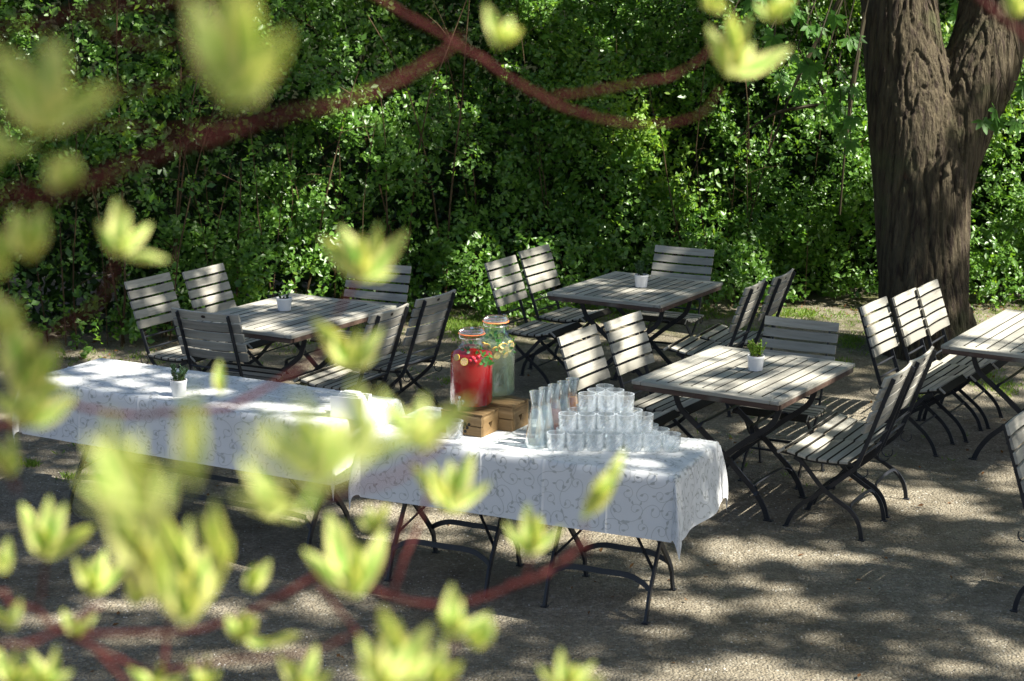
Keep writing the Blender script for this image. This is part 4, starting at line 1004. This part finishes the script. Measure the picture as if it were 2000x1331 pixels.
# ================================================================== dogwood in the foreground
def dogwood():
    t=empty('dogwood_shrub',(-.75,.62,0)); o=np.array([-.75,.62,0]); rs=random.Random(3)
    crown=[np.array([-.75,.62,0.]),np.array([-.80,.66,.9]),np.array([-.72,.64,1.8])]
    def stem(pts,wpx,root=False,low=None):
        P=[at_d(x,y,d) for x,y,d in pts]; n=len(P); W=[w*.54*pts[i][2]/F_PX/2 for i,w in enumerate(np.interp(np.linspace(0,1,n),np.linspace(0,1,len(wpx)),wpx))]
        if root:
            a=P[0]; pre=[crown[0]+np.array([rs.uniform(-.08,.08),rs.uniform(-.08,.08),0]),crown[1]+np.array([rs.uniform(-.1,.1),rs.uniform(-.1,.1),0]),np.array([min(-.62,a[0]-.25),a[1],a[2]-.55]),np.array([a[0]-.16,a[1],a[2]-.12])]
            P=pre+P; W=[.009,.008,.007,W[0]]+W
        q=smooth_path([np.append(p,r) for p,r in zip(P,W)],6); mb=MB()
        for i_,x in enumerate(q):
            x[3]*=1+.06*rs.uniform(-1,1)+(.35 if i_%7==3 else 0)
            x[:3]+=np.array([rs.gauss(0,1),rs.gauss(0,1),rs.gauss(0,1)])*x[3]*.22
        mb.tube([x[:3]-o for x in q],[max(x[3],.0006) for x in q],10)
        ob=mb.build('branch',M_RED,t,smooth=True); return ob
    st=stem
    st([(-60,430,.5),(60,395,.5),(150,362,.5),(330,290,.52),(500,238,.55),(700,190,.6),(850,115,.66),(900,70,.7)],[34,36,34,24,6],True)
    st([(-60,105,.55),(60,60,.56),(150,22,.58),(350,0,.6),(520,-30,.6)],[24,24,20],True)
    st([(170,25,.58),(200,60,.6),(270,85,.62),(345,80,.64)],[16,18,14])
    st([(-60,268,.62),(80,245,.63),(200,245,.65),(330,252,.68),(440,235,.7)],[14,14,12],True)
    st([(225,182,.66),(330,165,.68),(400,120,.7),(440,60,.7)],[12,12,12])
    st([(640,-60,.95),(760,10,.95),(850,62,.94),(960,130,.93),(1050,187,.92),(1130,222,.92),(1210,240,.92),(1300,242,.93),(1370,222,.93),(1405,175,.93)],[24,21,19,17,15,12,7,5])
    st([(1075,188,.92),(1130,183,.92),(1200,172,.92),(1260,158,.92),(1310,150,.93),(1375,110,.94),(1400,50,.94)],[14,14,12,9,5])
    st([(1870,-60,.85),(1910,-8,.85),(1960,38,.85),(2060,120,.84)],[18,22,24])
    st([(20,740,.62),(60,690,.62),(120,642,.62),(190,592,.63),(222,530,.64),(232,480,.65)],[16,14,10,7])
    st([(-60,870,.85),(30,835,.85),(110,790,.85),(175,800,.85),(260,812,.86),(340,806,.86),(420,800,.87),(475,782,.88),(560,735,.9),(625,690,.9),(660,610,.9),(700,545,.9)],[18,16,16,14,12],True)
    st([(-60,1190,.9),(20,1180,.9),(70,1192,.9),(110,1228,.9),(200,1238,.9),(370,1232,.9),(480,1198,.9),(560,1158,.9),(640,1118,.9),(730,1152,.9),(800,1176,.9),(880,1181,.9),(950,1165,.9),(1010,1142,.9),(1065,1120,.9),(1100,1095,.9),(1140,1060,.9)],[18,18,16,20,18,20,24],True)
    st([(545,1165,.9),(600,1138,.9),(660,1108,.88),(690,1085,.86)],[14,15,12])
    st([(765,1162,.9),(790,1090,.9),(815,1030,.92),(835,970,.92)],[18,16,12])
    st([(735,1140,.92),(760,1080,.92),(790,1010,.92)],[12,12,10])
    st([(110,1228,.9),(180,1262,.9),(260,1300,.9),(330,1310,.88),(440,1292,.88),(560,1282,.88),(640,1262,.88),(700,1232,.88)],[16,16,14,10])
    st([(-60,1300,.8),(40,1262,.8),(130,1225,.82),(200,1180,.84)],[14,14,10],True)
    st([(180,1262,.9),(240,1330,.9),(290,1400,.9)],[14,16,18])
    st([(320,1310,.88),(325,1240,.88),(340,1190,.84)],[16,14,12])
    st([(75,1190,.9),(85,1130,.88),(92,1085,.86)],[10,12,10])
    st([(170,1236,.9),(172,1190,.9),(178,1150,.9)],[8,8,6])
    st([(35,960,.7),(-20,870,.7),(20,830,.68),(50,790,.66)],[12,12,12])
    st([(1020,1140,.9),(1032,1110,.9),(1035,1085,.9)],[10,10,8])
    st([(820,1400,.72),(790,1360,.72),(765,1330,.72)],[16,14,12])
    st([(880,1370,.78),(884,1300,.78),(886,1235,.78)],[12,10,10])
    st([(600,1010,.5),(640,960,.45),(780,930,.55),(880,845,.6)],[14,16,14,12])
    st([(250,1150,.6),(270,1080,.52),(300,1000,.45),(330,930,.42)],[14,16,16])
    st([(1150,1085,.9),(1142,1030,.9),(1140,1005,.9)],[8,7,6])
    st([(620,1140,.9),(700,1240,.9),(760,1330,.8)],[12,10,10])
    def leafmesh(C,T,nrm,wr,curl):
        """one variegated leaf as a curved grid; returns verts, faces, uv"""
        C=np.array(C);T=np.array(T); D=T-C; L=np.linalg.norm(D); D/=L; Sd=np.cross(D,nrm); Sd/=np.linalg.norm(Sd); N=np.cross(Sd,D); nt,ns=9,7; V=[];U=[]
        for i in range(nt):
            t_=i/(nt-1); w=L*wr*(math.sin(math.pi*t_**.85)**.85 if 0<t_<1 else 0.02)
            for j in range(ns):
                s_=-1+2*j/(ns-1); V.append(C+D*L*t_+Sd*w*s_+N*(abs(s_)**1.3*w*.45+curl*L*(t_*t_)-.10*L*math.sin(math.pi*t_)+.012*L*math.sin(9*t_+s_*2))); U.append((abs(s_)*.75+abs(t_-.45)*.35,t_))
        Fc=[(i*ns+j,i*ns+j+1,(i+1)*ns+j+1,(i+1)*ns+j) for i in range(nt-1) for j in range(ns-1)]
        return V,Fc,U
    def cluster(bx,by,d,tips,wr=.26,ww=None):
        base=at_d(bx,by,d); V=[];Fc=[];U=[]
        for k,tp in enumerate(tips):
            dz=rs.uniform(-.012,.012); e=at_d(tp[0],tp[1],d+dz)
            nr=np.array([rs.uniform(-.6,.6),-1,rs.uniform(-.3,.7)])*(1 if rs.random()<.7 else -1)
            b=base+np.array([rs.uniform(-1,1),rs.uniform(-1,1),rs.uniform(-.5,.5)])*.0022
            v,f,u=leafmesh(b,e,nr,(tp[2] if len(tp)>2 else wr)*rs.uniform(.68,.92),rs.uniform(-.05,.12))
            n0=len(V); V+=[x-o for x in v]; Fc+=[tuple(i+n0 for i in q) for q in f]; U+=u
        # inner bud leaves
        c=np.mean([t_[:2] for t_ in tips],0)
        for k in range(2 if d>.55 else 0):
            e=at_d(bx+(c[0]-bx)*.62+rs.uniform(-10,10),by+(c[1]-by)*.62+rs.uniform(-8,8),d-.008)
            v,f,u=leafmesh(base,e,np.array([rs.uniform(-.8,.8),-1,.2]),wr*.8,.1); n0=len(V); V+=[x-o for x in v]; Fc+=[tuple(i+n0 for i in q) for q in f]; U+=u
        indexed_mesh('leaf_cluster',V,Fc,M_DOG,parent=t,smooth=True,uv=U)
    K=cluster
    K(95,245,.46,[(20,100),(75,65),(120,75),(232,165,.15),(30,210),(-20,80)],.2)
    K(90,255,.5,[(0,180),(150,230,.2),(60,140)])
    K(455,195,.42,[(370,-20),(440,-40),(500,-30),(572,55),(400,80),(540,120)],.2)
    K(470,205,.5,[(512,145,.33),(440,150),(500,170)])
    K(120,368,.55,[(100,305,.5),(145,310,.5),(125,300,.5)],.4)
    K(55,505,.62,[(30,410,.3),(80,405,.3),(60,430)],.36)
    K(5,540,.6,[(-20,440),(20,450),(-50,490)],.3)
    K(10,300,.6,[(-30,250),(75,285,.16),(-20,330)],.3)
    K(980,92,.85,[(948,10),(1000,30),(1020,55,.2),(965,40)],.22)
    K(1428,150,.93,[(1382,48,.17),(1432,20,.2),(1465,25,.17),(1548,90,.16),(1400,70,.2),(1470,80)])
    K(1395,25,.95,[(1370,-15),(1428,8,.3),(1400,-30)],.3)
    K(1510,42,.95,[(1475,5,.3),(1552,-5,.3),(1520,-30,.3)],.32)
    K(235,500,.82,[(188,432),(228,388),(250,410),(295,435),(332,508,.15),(200,470)],.22)
    K(705,548,.88,[(625,458,.2),(665,440,.2),(705,455,.2),(745,438,.18),(795,450,.2),(775,530,.15),(720,480)])
    K(690,722,.85,[(612,618,.22),(650,650),(700,638,.22),(748,640,.2),(740,690,.2),(640,690)])
    K(55,780,.66,[(10,588,.2),(75,640,.22),(0,690),(115,670,.2),(140,745,.2),(50,690)])
    K(60,830,.68,[(-10,770),(30,745),(150,770,.2),(110,740),(20,800),(80,760)])
    K(20,660,.6,[(-30,560),(30,585,.25),(5,610)],.26)
    K(430,772,1.,[(428,702,.19),(434,722,.15)],.16)
    K(380,960,.4,[(372,742,.14),(388,790,.12)],.13)
    K(300,1010,.38,[(205,825,.16),(160,980,.14),(265,870,.16),(330,900,.15),(230,930)],.17)
    K(320,1180,.6,[(190,960,.16),(250,1000,.18),(300,980,.15)],.16)
    K(640,945,.38,[(575,765,.14),(690,820,.18),(500,850,.16),(540,900,.18),(745,850,.18),(660,790,.14)],.2)
    K(720,900,.48,[(690,740,.18),(780,840,.18),(620,830),(830,830,.15)],.2)
    K(815,880,.62,[(770,790,.16),(830,770,.22),(925,772,.15),(860,800,.22),(740,760,.14)])
    K(580,1010,.5,[(470,890,.18),(520,950),(450,960,.15),(640,930,.2)],.18)
    K(885,1000,.85,[(842,905,.18),(880,898,.2),(925,880,.22),(958,940,.17),(800,905,.17)])
    K(1142,1010,.9,[(1228,878,.17),(1205,905,.2)],.22)
    K(1036,1085,.9,[(985,1020,.2),(1030,982,.2),(1100,1028,.18),(1055,1000,.2)],.22)
    K(92,1092,.86,[(42,982,.18),(95,968,.2),(122,985,.2),(185,1020,.18),(60,1020)],.24)
    K(178,1162,.9,[(145,1085,.2),(205,1072,.22),(262,1085,.2),(180,1090)])
    K(262,1180,.85,[(300,1130,.22),(240,1120),(290,1160)],.22)
    K(365,1215,.75,[(275,1030,.17),(320,990,.17),(370,1010,.18),(412,1050,.17),(452,1070,.15),(300,1090)],.24)
    K(360,1218,.72,[(340,1110,.25),(395,1110,.25)],.3)
    K(488,1150,.92,[(528,1092,.3),(500,1100,.25)],.3)
    K(526,1012,.9,[(498,935,.18),(530,925,.2),(565,975,.2),(490,965,.2)])
    K(690,1165,.8,[(590,1072,.16),(640,1000,.16),(668,1020,.2),(752,1028,.17),(700,1060,.2),(745,1090,.2)],.24)
    K(886,1242,.78,[(882,1140,.2),(900,1165),(962,1200,.2),(860,1190)],.2)
    K(930,1268,.78,[(960,1205,.28),(905,1210,.28)],.3)
    K(768,1345,.7,[(700,1240,.2),(745,1180,.18),(775,1205,.25),(840,1215,.2),(690,1300,.2),(850,1280,.2)],.26)
    K(735,1350,.66,[(720,1270,.25),(800,1260,.25),(840,1320,.2)],.28)
    K(1105,1355,.85,[(1050,1300,.2),(1095,1265,.2),(1160,1290,.17),(1130,1290),(1185,1318,.15)],.22)
    K(90,1350,.85,[(55,1270,.22),(115,1262,.25),(20,1310,.2),(140,1310,.2)],.25)
    K(590,1360,.85,[(545,1280,.2),(620,1262,.2),(570,1290),(650,1310,.2)],.22)
    K(300,1350,.9,[(250,1300,.2),(320,1290,.2),(360,1320,.2)],.22)
    K(470,1250,.9,[(445,1205,.25),(500,1200,.25),(480,1190)],.28)
    K(520,1262,.9,[(590,1238,.2),(470,1240,.2)],.2)
    K(20,1230,.8,[(-20,1180,.25),(40,1170,.2)],.25)
    K(150,1245,.9,[(120,1190,.25),(190,1200,.2)],.22)
    K(1992,30,.85,[(1975,-30,.3),(2020,-20,.3)],.3)
    K(730,1040,.9,[(760,985,.2),(720,990,.2),(700,1010)],.22)
    K(570,905,.4,[(520,800,.15),(590,775,.15),(640,850,.17),(480,840,.15)],.18)
    K(235,985,.42,[(170,850,.14),(215,800,.13),(275,840,.14),(150,930,.15)],.16)
    K(430,1130,.7,[(400,1000,.16),(450,1040,.18),(420,970,.15)],.2)
    K(690,900,.55,[(650,800,.17),(715,760,.16),(745,810,.18)],.2)
    K(845,1350,.75,[(830,1260,.2),(870,1240,.18),(905,1290,.18)],.24)
    K(20,1345,.8,[(-10,1260,.2),(35,1265,.22),(60,1300,.2)],.24)
    K(395,1345,.9,[(370,1290,.2),(410,1280,.2),(430,1310,.2)],.22)
    K(10,930,.75,[(-20,850,.2),(25,840,.2),(40,890,.2)],.22)
    K(10,1120,.85,[(-30,1060,.25),(15,1050,.2)],.25)
    tag(t,'variegated dogwood shrub in the blurred foreground, red stems and cream edged leaves','shrub')
dogwood()
